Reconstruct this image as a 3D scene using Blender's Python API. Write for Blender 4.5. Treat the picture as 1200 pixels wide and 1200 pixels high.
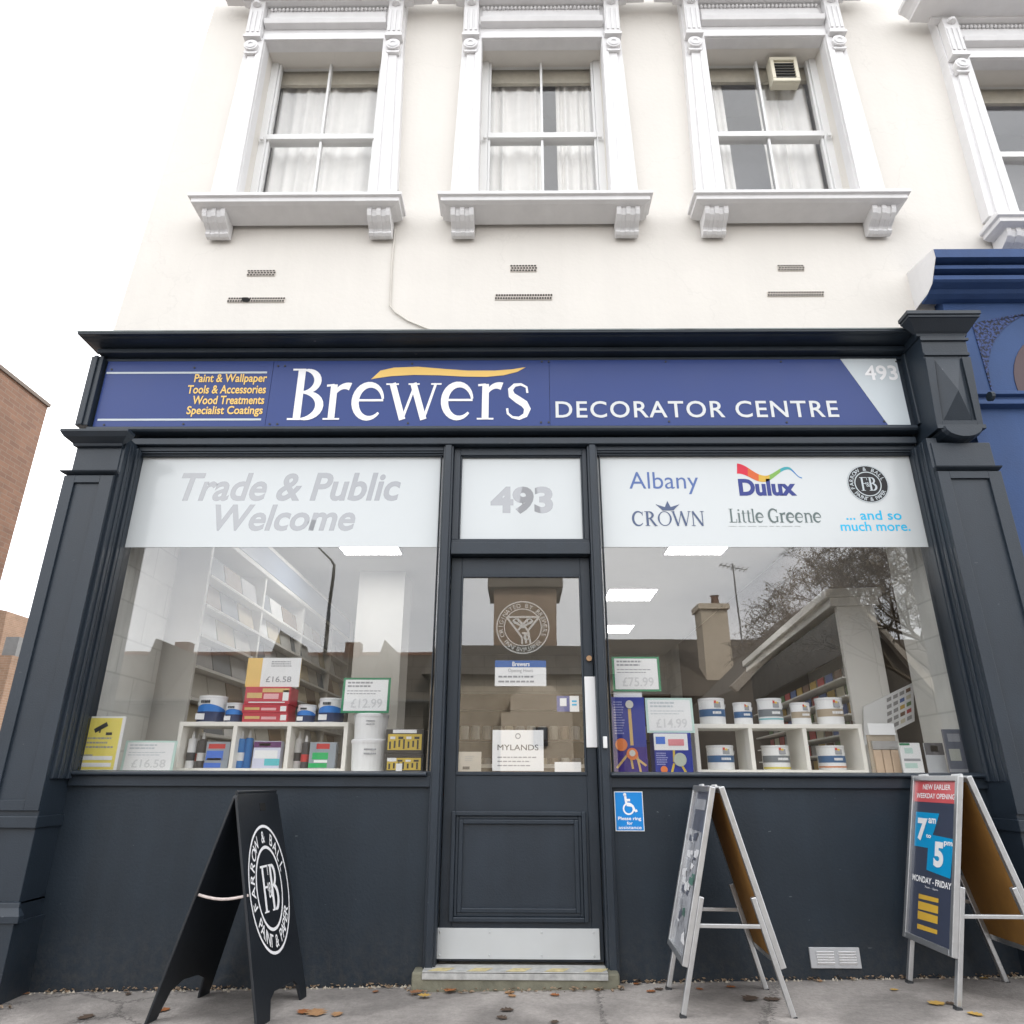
import bpy, math, random
from mathutils import Vector as Vec, Matrix
random.seed(7)
sc = bpy.context.scene
for o in list(bpy.data.objects): bpy.data.objects.remove(o)
COL = sc.collection
R = math.radians
# ------------------------------------------------------------------ camera
DIST, EYE, FPX = 4.0, 0.94, 820.0
YAW, PITCH, ROLL = R(-.64), R(20.82), R(.18)
fw = Vec((math.sin(YAW)*math.cos(PITCH), math.cos(YAW)*math.cos(PITCH), math.sin(PITCH)))
r0 = Vec((math.cos(YAW), -math.sin(YAW), 0)); u0 = r0.cross(fw)
rt = r0*math.cos(ROLL)+u0*math.sin(ROLL); up = u0*math.cos(ROLL)-r0*math.sin(ROLL)
EYEP = Vec((0, -DIST, EYE))
cd = bpy.data.cameras.new('camera'); cam = bpy.data.objects.new('camera', cd); COL.objects.link(cam)
cam.matrix_world = Matrix(((rt.x, up.x, -fw.x, EYEP.x), (rt.y, up.y, -fw.y, EYEP.y), (rt.z, up.z, -fw.z, EYEP.z), (0, 0, 0, 1)))
cd.sensor_width = 36; cd.lens = FPX/1200*36; cd.clip_start = .05; cd.clip_end = 2000
sc.camera = cam
def at(px, py, Y=0.0):            # the point of the vertical plane y = Y seen at a pixel of the 1200 px photograph
    d = fw+rt*((px-600)/FPX)+up*((600-py)/FPX)
    return EYEP+d*((Y+DIST)/d.y)
def span(px0, py0, px1, py1, Y=0.0):   # x0, x1, z0, z1 of a pixel box on a plane
    a, b, c, d = at(px0, py0, Y), at(px1, py0, Y), at(px0, py1, Y), at(px1, py1, Y)
    return (a.x+c.x)/2, (b.x+d.x)/2, (c.z+d.z)/2, (a.z+b.z)/2
# ------------------------------------------------------------------ world, sun, exposure
SUN_EL, SUN_ROT = R(42), R(28)
w = bpy.data.worlds.new('World'); sc.world = w; w.use_nodes = True
nt = w.node_tree; nt.nodes.clear()
N = nt.nodes.new; L = nt.links.new
out = N('ShaderNodeOutputWorld'); bg = N('ShaderNodeBackground'); sky = N('ShaderNodeTexSky')
sky.sky_type = 'NISHITA'; sky.sun_disc = False; sky.sun_elevation = SUN_EL; sky.sun_rotation = SUN_ROT; sky.dust_density = 4
tc = N('ShaderNodeTexCoord'); nz = N('ShaderNodeTexNoise'); nz.inputs['Scale'].default_value = 2.6; nz.inputs['Detail'].default_value = 7; nz.inputs['Roughness'].default_value = .55
mp = N('ShaderNodeMapping'); mp.inputs['Scale'].default_value = (1, 1, 2.2)
cr = N('ShaderNodeValToRGB'); cr.color_ramp.elements[0].position = .3; cr.color_ramp.elements[1].position = .68
cr.color_ramp.elements[0].color = (6.3, 6.5, 6.9, 1); cr.color_ramp.elements[1].color = (9.6, 9.6, 9.6, 1)
mx = N('ShaderNodeMix'); mx.data_type = 'RGBA'; mx.inputs[0].default_value = .9
hs = N('ShaderNodeHueSaturation'); hs.inputs['Saturation'].default_value = .25
L(tc.outputs['Generated'], mp.inputs[0]); L(mp.outputs[0], nz.inputs['Vector']); L(nz.outputs['Fac'], cr.inputs[0])
L(sky.outputs[0], hs.inputs['Color']); L(hs.outputs[0], mx.inputs[6]); L(cr.outputs[0], mx.inputs[7]); L(mx.outputs[2], bg.inputs[0]); L(bg.outputs[0], out.inputs[0])
bg.inputs[1].default_value = .12
sd = bpy.data.lights.new('sun', 'SUN'); sd.energy = 1.5; sd.angle = R(12); sd.color = (1, .96, .9)
so = bpy.data.objects.new('sun', sd); COL.objects.link(so)
so.rotation_euler = (R(90)-SUN_EL, 0, R(180)-SUN_ROT)   # a weak sun behind the shop: the frontage is in shade
sc.view_settings.view_transform = 'Standard'; sc.view_settings.look = 'None'; sc.view_settings.gamma = 1
sc.view_settings.use_curve_mapping = False; sc.view_settings.exposure = 1.6
sc.render.engine = 'CYCLES'
sc.cycles.use_denoising = True; sc.cycles.max_bounces = 10; sc.cycles.transparent_max_bounces = 16; sc.cycles.caustics_reflective = False
sc.cycles.sample_clamp_indirect = 8
# ------------------------------------------------------------------ materials
MATS = {}
def mat(name, col, rough=.6, var=.08, scale=6, bump=0, bscale=60, metal=0, spec=.5, coat=0, streak=0, crack=0, dirt=0, emit=0, stretch=(1, 1, 1)):
    if name in MATS: return MATS[name]
    m = bpy.data.materials.new(name); m.use_nodes = True; t = m.node_tree; b = t.nodes['Principled BSDF']; n = t.nodes.new; l = t.links.new
    b.inputs['Roughness'].default_value = rough; b.inputs['Metallic'].default_value = metal; b.inputs['Specular IOR Level'].default_value = spec
    b.inputs['Coat Weight'].default_value = coat; b.inputs['Coat Roughness'].default_value = .08
    g = n('ShaderNodeNewGeometry'); mpp = n('ShaderNodeMapping'); mpp.inputs['Scale'].default_value = stretch; l(g.outputs['Position'], mpp.inputs[0])
    z = n('ShaderNodeTexNoise'); z.inputs['Scale'].default_value = scale; z.inputs['Detail'].default_value = 6; z.inputs['Roughness'].default_value = .6
    l(mpp.outputs[0], z.inputs['Vector'])
    r = n('ShaderNodeMapRange'); r.inputs[1].default_value = .25; r.inputs[2].default_value = .75; r.inputs[3].default_value = 1-var; r.inputs[4].default_value = 1+var
    l(z.outputs['Fac'], r.inputs[0])
    v = n('ShaderNodeMix'); v.data_type = 'RGBA'; v.blend_type = 'MULTIPLY'; v.inputs[0].default_value = 1; v.inputs[6].default_value = (*col, 1)
    l(r.outputs[0], v.inputs[7]); last = v.outputs[2]
    if streak:
        m2 = n('ShaderNodeMapping'); m2.inputs['Scale'].default_value = (9, 9, .35); l(g.outputs['Position'], m2.inputs[0])
        z2 = n('ShaderNodeTexNoise'); z2.inputs['Scale'].default_value = 1; z2.inputs['Detail'].default_value = 5; l(m2.outputs[0], z2.inputs['Vector'])
        r2 = n('ShaderNodeMapRange'); r2.inputs[1].default_value = .3; r2.inputs[2].default_value = .62; r2.inputs[3].default_value = 1-streak; r2.inputs[4].default_value = 1
        l(z2.outputs['Fac'], r2.inputs[0])
        v2 = n('ShaderNodeMix'); v2.data_type = 'RGBA'; v2.blend_type = 'MULTIPLY'; v2.inputs[0].default_value = 1; l(last, v2.inputs[6]); l(r2.outputs[0], v2.inputs[7]); last = v2.outputs[2]
    if crack:      # hairline cracks and faint patching
        zz = n('ShaderNodeTexNoise'); zz.inputs['Scale'].default_value = 5; zz.inputs['Detail'].default_value = 6; l(g.outputs['Position'], zz.inputs['Vector'])
        ad = n('ShaderNodeVectorMath'); ad.operation = 'MULTIPLY_ADD'; ad.inputs[1].default_value = (.35, .35, .35); l(zz.outputs['Color'], ad.inputs[0]); l(g.outputs['Position'], ad.inputs[2])
        vo = n('ShaderNodeTexVoronoi'); vo.feature = 'DISTANCE_TO_EDGE'; vo.inputs['Scale'].default_value = .55; l(ad.outputs[0], vo.inputs['Vector'])
        rc = n('ShaderNodeMapRange'); rc.inputs[1].default_value = .0; rc.inputs[2].default_value = .004; rc.inputs[3].default_value = 1-crack; rc.inputs[4].default_value = 1; l(vo.outputs['Distance'], rc.inputs[0])
        v3 = n('ShaderNodeMix'); v3.data_type = 'RGBA'; v3.blend_type = 'MULTIPLY'; v3.inputs[0].default_value = 1; l(last, v3.inputs[6]); l(rc.outputs[0], v3.inputs[7]); last = v3.outputs[2]
    if dirt:       # splashed dirt near the pavement, pale nicks and scuffs
        sp = n('ShaderNodeSeparateXYZ'); l(g.outputs['Position'], sp.inputs[0])
        hz = n('ShaderNodeMapRange'); hz.inputs[1].default_value = 0; hz.inputs[2].default_value = .32; hz.inputs[3].default_value = 1; hz.inputs[4].default_value = 0; l(sp.outputs[2], hz.inputs[0])
        zd = n('ShaderNodeTexNoise'); zd.inputs['Scale'].default_value = 26; zd.inputs['Detail'].default_value = 8; zd.inputs['Roughness'].default_value = .75; l(g.outputs['Position'], zd.inputs['Vector'])
        zr = n('ShaderNodeMapRange'); zr.inputs[1].default_value = .42; zr.inputs[2].default_value = .68; l(zd.outputs['Fac'], zr.inputs[0])
        md = n('ShaderNodeMath'); md.operation = 'MULTIPLY'; l(hz.outputs[0], md.inputs[0]); l(zr.outputs[0], md.inputs[1])
        me_ = n('ShaderNodeMath'); me_.operation = 'MULTIPLY'; me_.inputs[1].default_value = dirt; l(md.outputs[0], me_.inputs[0])
        v4 = n('ShaderNodeMix'); v4.data_type = 'RGBA'; l(me_.outputs[0], v4.inputs[0]); l(last, v4.inputs[6]); v4.inputs[7].default_value = (.075, .065, .055, 1); last = v4.outputs[2]
        mn = n('ShaderNodeMapping'); mn.inputs['Scale'].default_value = (7, 7, 22); mn.inputs['Rotation'].default_value = (0, .5, .2); l(g.outputs['Position'], mn.inputs[0])
        zn = n('ShaderNodeTexNoise'); zn.inputs['Scale'].default_value = 2.2; zn.inputs['Detail'].default_value = 3; l(mn.outputs[0], zn.inputs['Vector'])
        rn = n('ShaderNodeMapRange'); rn.inputs[1].default_value = .755; rn.inputs[2].default_value = .78; rn.inputs[4].default_value = .6; l(zn.outputs['Fac'], rn.inputs[0])
        v5 = n('ShaderNodeMix'); v5.data_type = 'RGBA'; l(rn.outputs[0], v5.inputs[0]); l(last, v5.inputs[6]); v5.inputs[7].default_value = (.13, .14, .15, 1); last = v5.outputs[2]
    l(last, b.inputs['Base Color'])
    rr = n('ShaderNodeMapRange'); rr.inputs[3].default_value = max(.02, rough-.1); rr.inputs[4].default_value = min(1, rough+.1); l(z.outputs['Fac'], rr.inputs[0]); l(rr.outputs[0], b.inputs['Roughness'])
    if emit: b.inputs['Emission Color'].default_value = (*col, 1); b.inputs['Emission Strength'].default_value = emit
    if bump:
        zb = n('ShaderNodeTexNoise'); zb.inputs['Scale'].default_value = bscale; zb.inputs['Detail'].default_value = 4; l(mpp.outputs[0], zb.inputs['Vector'])
        bp = n('ShaderNodeBump'); bp.inputs['Strength'].default_value = bump; bp.inputs['Distance'].default_value = .01; l(zb.outputs['Fac'], bp.inputs['Height']); l(bp.outputs[0], b.inputs['Normal'])
    MATS[name] = m; return m
def glass_mat(name, fac, tint=(1, 1, 1), body=None):
    m = bpy.data.materials.new(name); m.use_nodes = True; t = m.node_tree; t.nodes.clear(); n = t.nodes.new; l = t.links.new
    o = n('ShaderNodeOutputMaterial'); x = n('ShaderNodeMixShader'); a = n('ShaderNodeBsdfDiffuse' if body else 'ShaderNodeBsdfTransparent'); g = n('ShaderNodeBsdfGlossy'); g.inputs['Roughness'].default_value = .0
    a.inputs[0].default_value = (*(body or tint), 1)
    lw = n('ShaderNodeLayerWeight'); lw.inputs[0].default_value = .5
    p = n('ShaderNodeMath'); p.operation = 'POWER'; p.inputs[1].default_value = 5; q = n('ShaderNodeMath'); q.operation = 'MULTIPLY_ADD'; q.inputs[1].default_value = .7; q.inputs[2].default_value = fac
    l(lw.outputs['Facing'], p.inputs[0]); l(p.outputs[0], q.inputs[0]); l(q.outputs[0], x.inputs[0]); l(a.outputs[0], x.inputs[1]); l(g.outputs[0], x.inputs[2]); l(x.outputs[0], o.inputs[0])
    # faint waviness of the pane
    gg = n('ShaderNodeNewGeometry'); z = n('ShaderNodeTexNoise'); z.inputs['Scale'].default_value = 1.3; l(gg.outputs['Position'], z.inputs['Vector'])
    bp = n('ShaderNodeBump'); bp.inputs['Strength'].default_value = .01; bp.inputs['Distance'].default_value = .05; l(z.outputs['Fac'], bp.inputs['Height']); l(bp.outputs[0], g.inputs['Normal'])
    MATS[name] = m; return m
def brick_mat(name, c1, c2, mortar, sx=4.4, sy=13.3, bump=.3):
    m = bpy.data.materials.new(name); m.use_nodes = True; t = m.node_tree; b = t.nodes['Principled BSDF']; n = t.nodes.new; l = t.links.new
    g = n('ShaderNodeNewGeometry'); sp = n('ShaderNodeSeparateXYZ'); ad = n('ShaderNodeMath'); cb = n('ShaderNodeCombineXYZ')
    l(g.outputs['Position'], sp.inputs[0]); l(sp.outputs[0], ad.inputs[0]); l(sp.outputs[1], ad.inputs[1]); l(ad.outputs[0], cb.inputs[0]); l(sp.outputs[2], cb.inputs[1])
    k = n('ShaderNodeTexBrick'); k.inputs['Scale'].default_value = 1; k.inputs['Brick Width'].default_value = 1/sx; k.inputs['Row Height'].default_value = 1/sy; k.inputs['Mortar Size'].default_value = .006
    k.inputs['Color1'].default_value = (*c1, 1); k.inputs['Color2'].default_value = (*c2, 1); k.inputs['Mortar'].default_value = (*mortar, 1)
    l(cb.outputs[0], k.inputs['Vector'])
    z = n('ShaderNodeTexNoise'); z.inputs['Scale'].default_value = 3; z.inputs['Detail'].default_value = 8; l(g.outputs['Position'], z.inputs['Vector'])
    r = n('ShaderNodeMapRange'); r.inputs[3].default_value = .7; r.inputs[4].default_value = 1.3; l(z.outputs['Fac'], r.inputs[0])
    v = n('ShaderNodeMix'); v.data_type = 'RGBA'; v.blend_type = 'MULTIPLY'; v.inputs[0].default_value = 1; l(k.outputs[0], v.inputs[6]); l(r.outputs[0], v.inputs[7]); l(v.outputs[2], b.inputs['Base Color'])
    b.inputs['Roughness'].default_value = .9
    bp = n('ShaderNodeBump'); bp.inputs['Strength'].default_value = bump; bp.inputs['Distance'].default_value = .01; bp.invert = True; l(k.outputs['Fac'], bp.inputs['Height']); l(bp.outputs[0], b.inputs['Normal'])
    MATS[name] = m; return m
PAINT = mat('charcoal_paint', (.0165, .0250, .0365), .44, .16, 3.5, .1, 130, spec=.45, streak=.12, dirt=.25)
PAINT2 = mat('charcoal_paint_flat', (.0135, .0222, .0330), .5, .18, 2.2, .14, 70, spec=.4, streak=.15, dirt=.4)
RENDERW = mat('cream_render', (.69, .66, .615), .9, .035, 1.6, .16, 30, streak=.025, crack=.05)
TRIM = mat('white_trim', (.70, .693, .695), .55, .05, 9, .08, 40, streak=.04)
SASH = mat('sash_paint', (.72, .72, .715), .4, .02, 5)
GLASS = glass_mat('shop_glass', .105)
UGLASS = glass_mat('upper_glass', .07)
NAVY = mat('sign_blue', (.017, .042, .185), .36, .03, 3, coat=.05, spec=.35)
WHITE = mat('white_vinyl', (.82, .82, .83), .4, .01)
YELLOW = mat('yellow_vinyl', (.80, .52, .13), .4, .02)
PALE = mat('pale_grey_vinyl', (.50, .55, .58), .4, .02)
FILM = mat('frosted_film', (.57, .60, .61), .16, .01, spec=.45)
CLEARCUT = glass_mat('film_cutout', .12, body=(.30, .31, .33))
ALU = mat('brushed_aluminium', (.62, .63, .64), .32, .06, 30, metal=.85)
ALU2 = mat('white_aluminium', (.72, .73, .74), .35, .05, 8, metal=.3)
BLACKB = mat('black_board', (.0085, .011, .015), .45, .2, 5, .05, 60)
HARDB = mat('hardboard', (.27, .135, .03), .75, .14, 14, .05, 80)
CONC = mat('concrete_step', (.16, .155, .115), .9, .35, 9, .4, 40)
MELA = mat('white_melamine', (.80, .78, .72), .45, .02)
WALLI = mat('shop_white_wall', (.72, .71, .67), .8, .03)
INK = mat('grey_ink', (.30, .31, .33), .6, .05)
DARKINK = mat('dark_ink', (.03, .032, .036), .6, .05)
CARD = mat('white_card', (.80, .81, .81), .5, .01)
# ------------------------------------------------------------------ mesh helpers
class MB:
    def __init__(s): s.v = []; s.f = []
    def add(s, vs, fs):
        k = len(s.v); s.v += [tuple(p) for p in vs]; s.f += [tuple(i+k for i in q) for q in fs]; return s
    def obox(s, O, U, V, W_, u0, u1, v0, v1, w0, w1):
        O, U, V, W_ = Vec(O), Vec(U), Vec(V), Vec(W_)
        P = [O+U*a+V*b+W_*c for c in (w0, w1) for b in (v0, v1) for a in (u0, u1)]
        return s.add(P, [(0, 1, 3, 2), (4, 6, 7, 5), (0, 4, 5, 1), (2, 3, 7, 6), (0, 2, 6, 4), (1, 5, 7, 3)])
    def box(s, x0, x1, y0, y1, z0, z1):
        return s.obox((0, 0, 0), (1, 0, 0), (0, 1, 0), (0, 0, 1), x0, x1, y0, y1, z0, z1)
    def poly(s, pts, y0, y1):                 # outline in x, z given depth from y0 to y1
        n = len(pts)
        a = sum(pts[i][0]*pts[(i+1) % n][1]-pts[(i+1) % n][0]*pts[i][1] for i in range(n))
        if a < 0: pts = pts[::-1]
        return s.add([(x, y0, z) for x, z in pts]+[(x, y1, z) for x, z in pts], [tuple(range(n)), tuple(range(2*n-1, n-1, -1))]+[(i, i+n, (i+1) % n+n, (i+1) % n) for i in range(n)])
    def extr(s, pts, O, U, V, W_, w0, w1):    # outline in U, V given depth along W
        n = len(pts); O, U, V, W_ = Vec(O), Vec(U), Vec(V), Vec(W_)
        return s.add([O+U*a+V*b+W_*w0 for a, b in pts]+[O+U*a+V*b+W_*w1 for a, b in pts], [tuple(range(n)), tuple(range(2*n-1, n-1, -1))]+[(i, i+n, (i+1) % n+n, (i+1) % n) for i in range(n)])
    def loft(s, prof, x0, x1, yb, lret=1, rret=1):   # moulding: prof of (projection, z) running along x, returned at its ends
        vs = []; n = len(prof)
        for d, z in prof:
            vs += [(x0-d*lret, yb, z), (x0-d*lret, yb-d, z), (x1+d*rret, yb-d, z), (x1+d*rret, yb, z)]
        fs = []
        for i in range(n-1):
            for k in range(3): a = 4*i+k; fs.append((a, a+1, a+5, a+4))
            fs.append((4*i+3, 4*i, 4*i+4, 4*i+7))
        fs += [(3, 2, 1, 0), (4*n-4, 4*n-3, 4*n-2, 4*n-1)]
        return s.add(vs, fs)
    def tube(s, pts, rads, n=8):
        pts = [Vec(p) for p in pts]; k = len(pts)
        if not hasattr(rads, '__len__'): rads = [rads]*k
        vs = []; fs = []
        for i, p in enumerate(pts):
            d = (pts[min(i+1, k-1)]-pts[max(i-1, 0)]).normalized(); a = d.cross(Vec((.3, .2, 1)) if abs(d.z) < .9 else Vec((1, .1, 0))).normalized(); b = d.cross(a)
            vs += [p+(a*math.cos(2*math.pi*j/n)+b*math.sin(2*math.pi*j/n))*rads[i] for j in range(n)]
        for i in range(k-1):
            fs += [(i*n+j, i*n+(j+1) % n, (i+1)*n+(j+1) % n, (i+1)*n+j) for j in range(n)]
        fs += [tuple(range(n-1, -1, -1)), tuple(range((k-1)*n, k*n))]
        return s.add(vs, fs)
    def lathe(s, prof, cx, cy, n=24):         # prof of (radius, z)
        vs = []; k = len(prof)
        for r_, z in prof: vs += [(cx+r_*math.cos(2*math.pi*j/n), cy+r_*math.sin(2*math.pi*j/n), z) for j in range(n)]
        fs = [(i*n+j, i*n+(j+1) % n, (i+1)*n+(j+1) % n, (i+1)*n+j) for i in range(k-1) for j in range(n)]
        fs += [tuple(range(n-1, -1, -1)), tuple(range((k-1)*n, k*n))]
        return s.add(vs, fs)
    def build(s, name, m, parent=None, smooth=False, bevel=0, kind=None):
        me = bpy.data.meshes.new(name); me.from_pydata(s.v, [], s.f); me.validate(); me.update()
        me.materials.append(MATS[m] if isinstance(m, str) else m)
        o = bpy.data.objects.new(name, me); COL.objects.link(o)
        if parent: o.parent = parent
        if smooth:
            for p in me.polygons: p.use_smooth = True
        if bevel:
            b = o.modifiers.new('bevel', 'BEVEL'); b.width = bevel; b.segments = 2; b.limit_method = 'ANGLE'; b.angle_limit = R(40)
        if kind: o['kind'] = kind
        return o
def tag(o, label, cat, group=None, kind=None):
    o['label'] = label; o['category'] = cat
    if group: o['group'] = group
    if kind: o['kind'] = kind
    return o
def empty(name, label, cat, group=None):
    o = bpy.data.objects.new(name, None); o.empty_display_size = .1; COL.objects.link(o); return tag(o, label, cat, group)
def ren(o, label): o['label'] = label; return o
# ------------------------------------------------------------------ lettering
_tc = {}
def glyphs(s, bold=0, shear=0, space=1.0):
    key = (s, bold, shear, space)
    if key not in _tc:
        c = bpy.data.curves.new('letters', 'FONT'); c.body = s; c.size = 1; c.offset = bold; c.shear = shear; c.space_character = space; c.resolution_u = 4
        o = bpy.data.objects.new('letters', c); COL.objects.link(o)
        me = bpy.data.meshes.new_from_object(o.evaluated_get(bpy.context.evaluated_depsgraph_get()))
        vs = [(v.co.x, v.co.y) for v in me.vertices]; fs = [tuple(p.vertices) for p in me.polygons]
        bpy.data.objects.remove(o); bpy.data.curves.remove(c); bpy.data.meshes.remove(me)
        _tc[key] = (vs, fs)
    return _tc[key]
def text_on(mb, s, O, U, V, Nn, lift=.001, bold=0, shear=0, space=1.0, keep=False):   # fills the box O, U, V
    vs, fs = glyphs(s, bold, shear, space); xs = [p[0] for p in vs]; ys = [p[1] for p in vs]
    x0, x1, y0, y1 = min(xs), max(xs), min(ys), max(ys); O, U, V, Nn = Vec(O), Vec(U), Vec(V), Vec(Nn)
    mb.add([O+U*((x-x0)/(x1-x0))+V*((y-y0)/(y1-y0))+Nn*lift for x, y in vs], fs); return mb
def text_xz(mb, s, box, y, **k):
    x0, x1, z0, z1 = box
    return text_on(mb, s, (x0, y, z0), (x1-x0, 0, 0), (0, 0, z1-z0), (0, -1, 0), lift=0, **k)
def arc(cx, cy, rx, ry, a0, a1, n=14):
    return [(cx+rx*math.cos(R(a0+(a1-a0)*i/n)), cy+ry*math.sin(R(a0+(a1-a0)*i/n))) for i in range(n+1)]
def wid(a, b, c, n=14):            # stroke width swelling from a through b to c
    return [(a+(b-a)*math.sin(math.pi*i/n)) if i <= n/2 else (c+(b-c)*math.sin(math.pi*i/n)) for i in range(n+1)]
def bar(x0, y0, x1, y1, w_): return ([(x0, y0), (x1, y1)], [w_, w_])
def serif(x, y, h=.2, t=.045): return bar(x-h, y+(t/2 if y < .5 else -t/2), x+h, y+(t/2 if y < .5 else -t/2), t)
def S_(c):                          # serif letters as strokes: list of (points, widths), advance; x height 1, capitals 1.42
    K = 1.42
    if c == 'B': return [bar(.3, 0, .3, K, .2), bar(.05, .025, .4, .025, .05), bar(.05, K-.025, .4, K-.025, .05), (arc(.4, 1.07, .36, .31, 92, -92), wid(.05, .2, .05)), (arc(.42, .385, .45, .36, 92, -92), wid(.05, .22, .05))], 1.0
    if c == 'r': return [bar(.22, 0, .22, .97, .18), serif(.22, 0, .22), bar(.02, .94, .22, .96, .06), (arc(.55, .55, .32, .38, 165, 70), [.05+.012*i for i in range(15)])], .72
    if c == 'e': return [(arc(.47, .5, .37, .46, 8, 318, 24), [.06+.14*math.sin(math.pi*i/24)**1 for i in range(25)]), bar(.16, .53, .85, .53, .06)], .97
    if c == 'w': return [([(.1, 1), (.42, 0)], [.17, .17]), ([(.42, .02), (.72, .98)], [.07, .07]), ([(.66, 1), (.98, 0)], [.17, .17]), ([(.98, .02), (1.27, 1)], [.07, .07]), serif(.1, 1, .17), serif(.68, 1, .15), serif(1.28, 1, .14)], 1.42
    if c == 's':
        p = [(.62, .72), (.6, .88), (.45, .96), (.28, .94), (.17, .82), (.2, .66), (.36, .54), (.54, .42), (.62, .28), (.56, .11), (.4, .03), (.22, .06), (.1, .16), (.08, .3)]
        return [(p, [.06, .06, .07, .1, .14, .18, .2, .2, .18, .13, .09, .06, .06, .06])], .78
    if c == 'F': return [bar(.3, 0, .3, K, .18), serif(.3, 0, .25), bar(.05, K-.03, .86, K-.03, .06), bar(.84, K, .84, K-.32, .05), bar(.35, .75, .66, .75, .06), bar(.66, .88, .66, .62, .05)], .95
    if c == 'C': return [(arc(.62, .71, .5, .68, 40, 320, 22), [.06+.13*math.sin(math.pi*i/22) for i in range(23)]), bar(1.0, 1.38, 1.0, 1.0, .05)], 1.15
    if c == 'O': return [(arc(.7, .71, .56, .68, 0, 180, 16), [.16-.1*math.sin(math.pi*i/16) for i in range(17)]), (arc(.7, .71, .56, .68, 180, 360, 16), [.16-.1*math.sin(math.pi*i/16) for i in range(17)])], 1.4
    if c == 'G': return S_('C')[0]+[bar(1.0, 0.05, 1.0, .6, .15), bar(.82, .6, 1.14, .6, .05)], 1.25
    if c == 'R': return [bar(.3, 0, .3, K, .18), serif(.3, 0, .22), bar(.05, K-.025, .4, K-.025, .05), (arc(.4, 1.05, .4, .33, 92, -92), wid(.05, .18, .05)), ([(.55, .72), (1.05, 0)], [.14, .16]), bar(.95, .025, 1.2, .025, .05)], 1.2
    if c == 'W': return [([(.1, K), (.5, 0)], [.16, .16]), ([(.5, 0), (.88, K)], [.06, .06]), ([(.84, K), (1.24, 0)], [.16, .16]), ([(1.24, 0), (1.6, K)], [.06, .06]), serif(.1, K, .16), serif(1.6, K, .15)], 1.7
    if c == 'N': return [bar(.22, 0, .22, K, .07), ([(.2, K), (1.08, 0)], [.16, .16]), bar(1.08, 0, 1.08, K, .07), serif(.22, 0, .18), serif(1.08, K, .18)], 1.35
    if c == 'L': return [bar(.3, 0, .3, K, .17), bar(.05, .03, .85, .03, .06), serif(.3, K, .22), bar(.84, 0, .84, .35, .05)], .95
    if c == 'i': return [bar(.2, 0, .2, .97, .15), serif(.2, 0, .18), bar(.04, .94, .2, .95, .05), bar(.2, 1.2, .2, 1.36, .16)], .44
    if c == 'l': return [bar(.2, 0, .2, K, .15), serif(.2, 0, .18), bar(.04, K-.03, .2, K-.03, .05)], .44
    if c == 't': return [bar(.25, .08, .25, 1.25, .14), bar(.06, .96, .5, .96, .05), (arc(.42, .22, .18, .2, 180, 300), [.13-.006*i for i in range(15)])], .55
    if c == 'n': return [bar(.2, 0, .2, .97, .15), serif(.2, 0, .17), bar(.04, .94, .2, .95, .05), (arc(.5, .6, .28, .34, 160, 0), wid(.05, .1, .15)), bar(.78, 0, .78, .62, .15), serif(.78, 0, .17)], 1.0
    return [], .4
def ribbon(mb, pts, ws, O, U, V, Nn, lift, th):
    n = len(pts); l = []; r_ = []
    for i in range(n):
        a = pts[max(i-1, 0)]; b = pts[min(i+1, n-1)]; dx, dy = b[0]-a[0], b[1]-a[1]; q = math.hypot(dx, dy) or 1
        nx, ny = -dy/q*ws[i]/2, dx/q*ws[i]/2; l.append((pts[i][0]+nx, pts[i][1]+ny)); r_.append((pts[i][0]-nx, pts[i][1]-ny))
    vs = [O+U*a+V*b+Nn*lift for a, b in r_+l]
    mb.add(vs, [(i, i+1, n+i+1, n+i) for i in range(n-1)])
def serif_on(mb, s, O, U, V, Nn, lift=.002, heavy=1.0, squash=1.0):      # U: unit right x (x-height scale), V up
    O, U, V, Nn = Vec(O), Vec(U), Vec(V), Vec(Nn); x = 0; k = 0
    tot = sum(S_(c)[1] for c in s); U = U/tot
    for c in s:
        st, adv = S_(c)
        for p, ws in st:
            ribbon(mb, [(a+x, b) for a, b in p], [q*heavy for q in ws], O, U, V, Nn, lift+.00035*(k % 7), 0); k += 1
        x += adv
    return mb
def ring(mb, O, U, V, Nn, r_, w_, lift=.001, n=56):
    O, U, V, Nn = Vec(O), Vec(U), Vec(V), Vec(Nn)
    vs = [O+(U*math.cos(2*math.pi*i/n)+V*math.sin(2*math.pi*i/n))*q+Nn*lift for q in (r_-w_/2, r_+w_/2) for i in range(n)]
    return mb.add(vs, [(i, n+i, n+(i+1) % n, (i+1) % n) for i in range(n)])
def disc(mb, O, U, V, Nn, r_, lift=.001, n=40):
    O, U, V, Nn = Vec(O), Vec(U), Vec(V), Vec(Nn)
    return mb.add([O+(U*math.cos(2*math.pi*i/n)+V*math.sin(2*math.pi*i/n))*r_+Nn*lift for i in range(n)], [tuple(range(n))])
def ring_text(mb, s, O, U, V, Nn, r_, h, a0, a1, flip=False, lift=.0012, bold=.01):
    O, U, V, Nn = Vec(O), Vec(U), Vec(V), Vec(Nn); n = len(s)
    for i, c in enumerate(s):
        if c == ' ': continue
        a = R(a0+(a1-a0)*i/max(1, n-1)); d = U*math.cos(a)+V*math.sin(a)
        upv = -d if flip else d; rgt = U*math.sin(a)-V*math.cos(a)
        if flip: rgt = -rgt
        vs, fs = glyphs(c, bold); xs = [p[0] for p in vs]; m = (min(xs)+max(xs))/2
        mb.add([O+d*r_+rgt*((x-m)*h/.7)+upv*((y-.35)*h/.7)+Nn*lift for x, y in vs], fs)
    return mb
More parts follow.
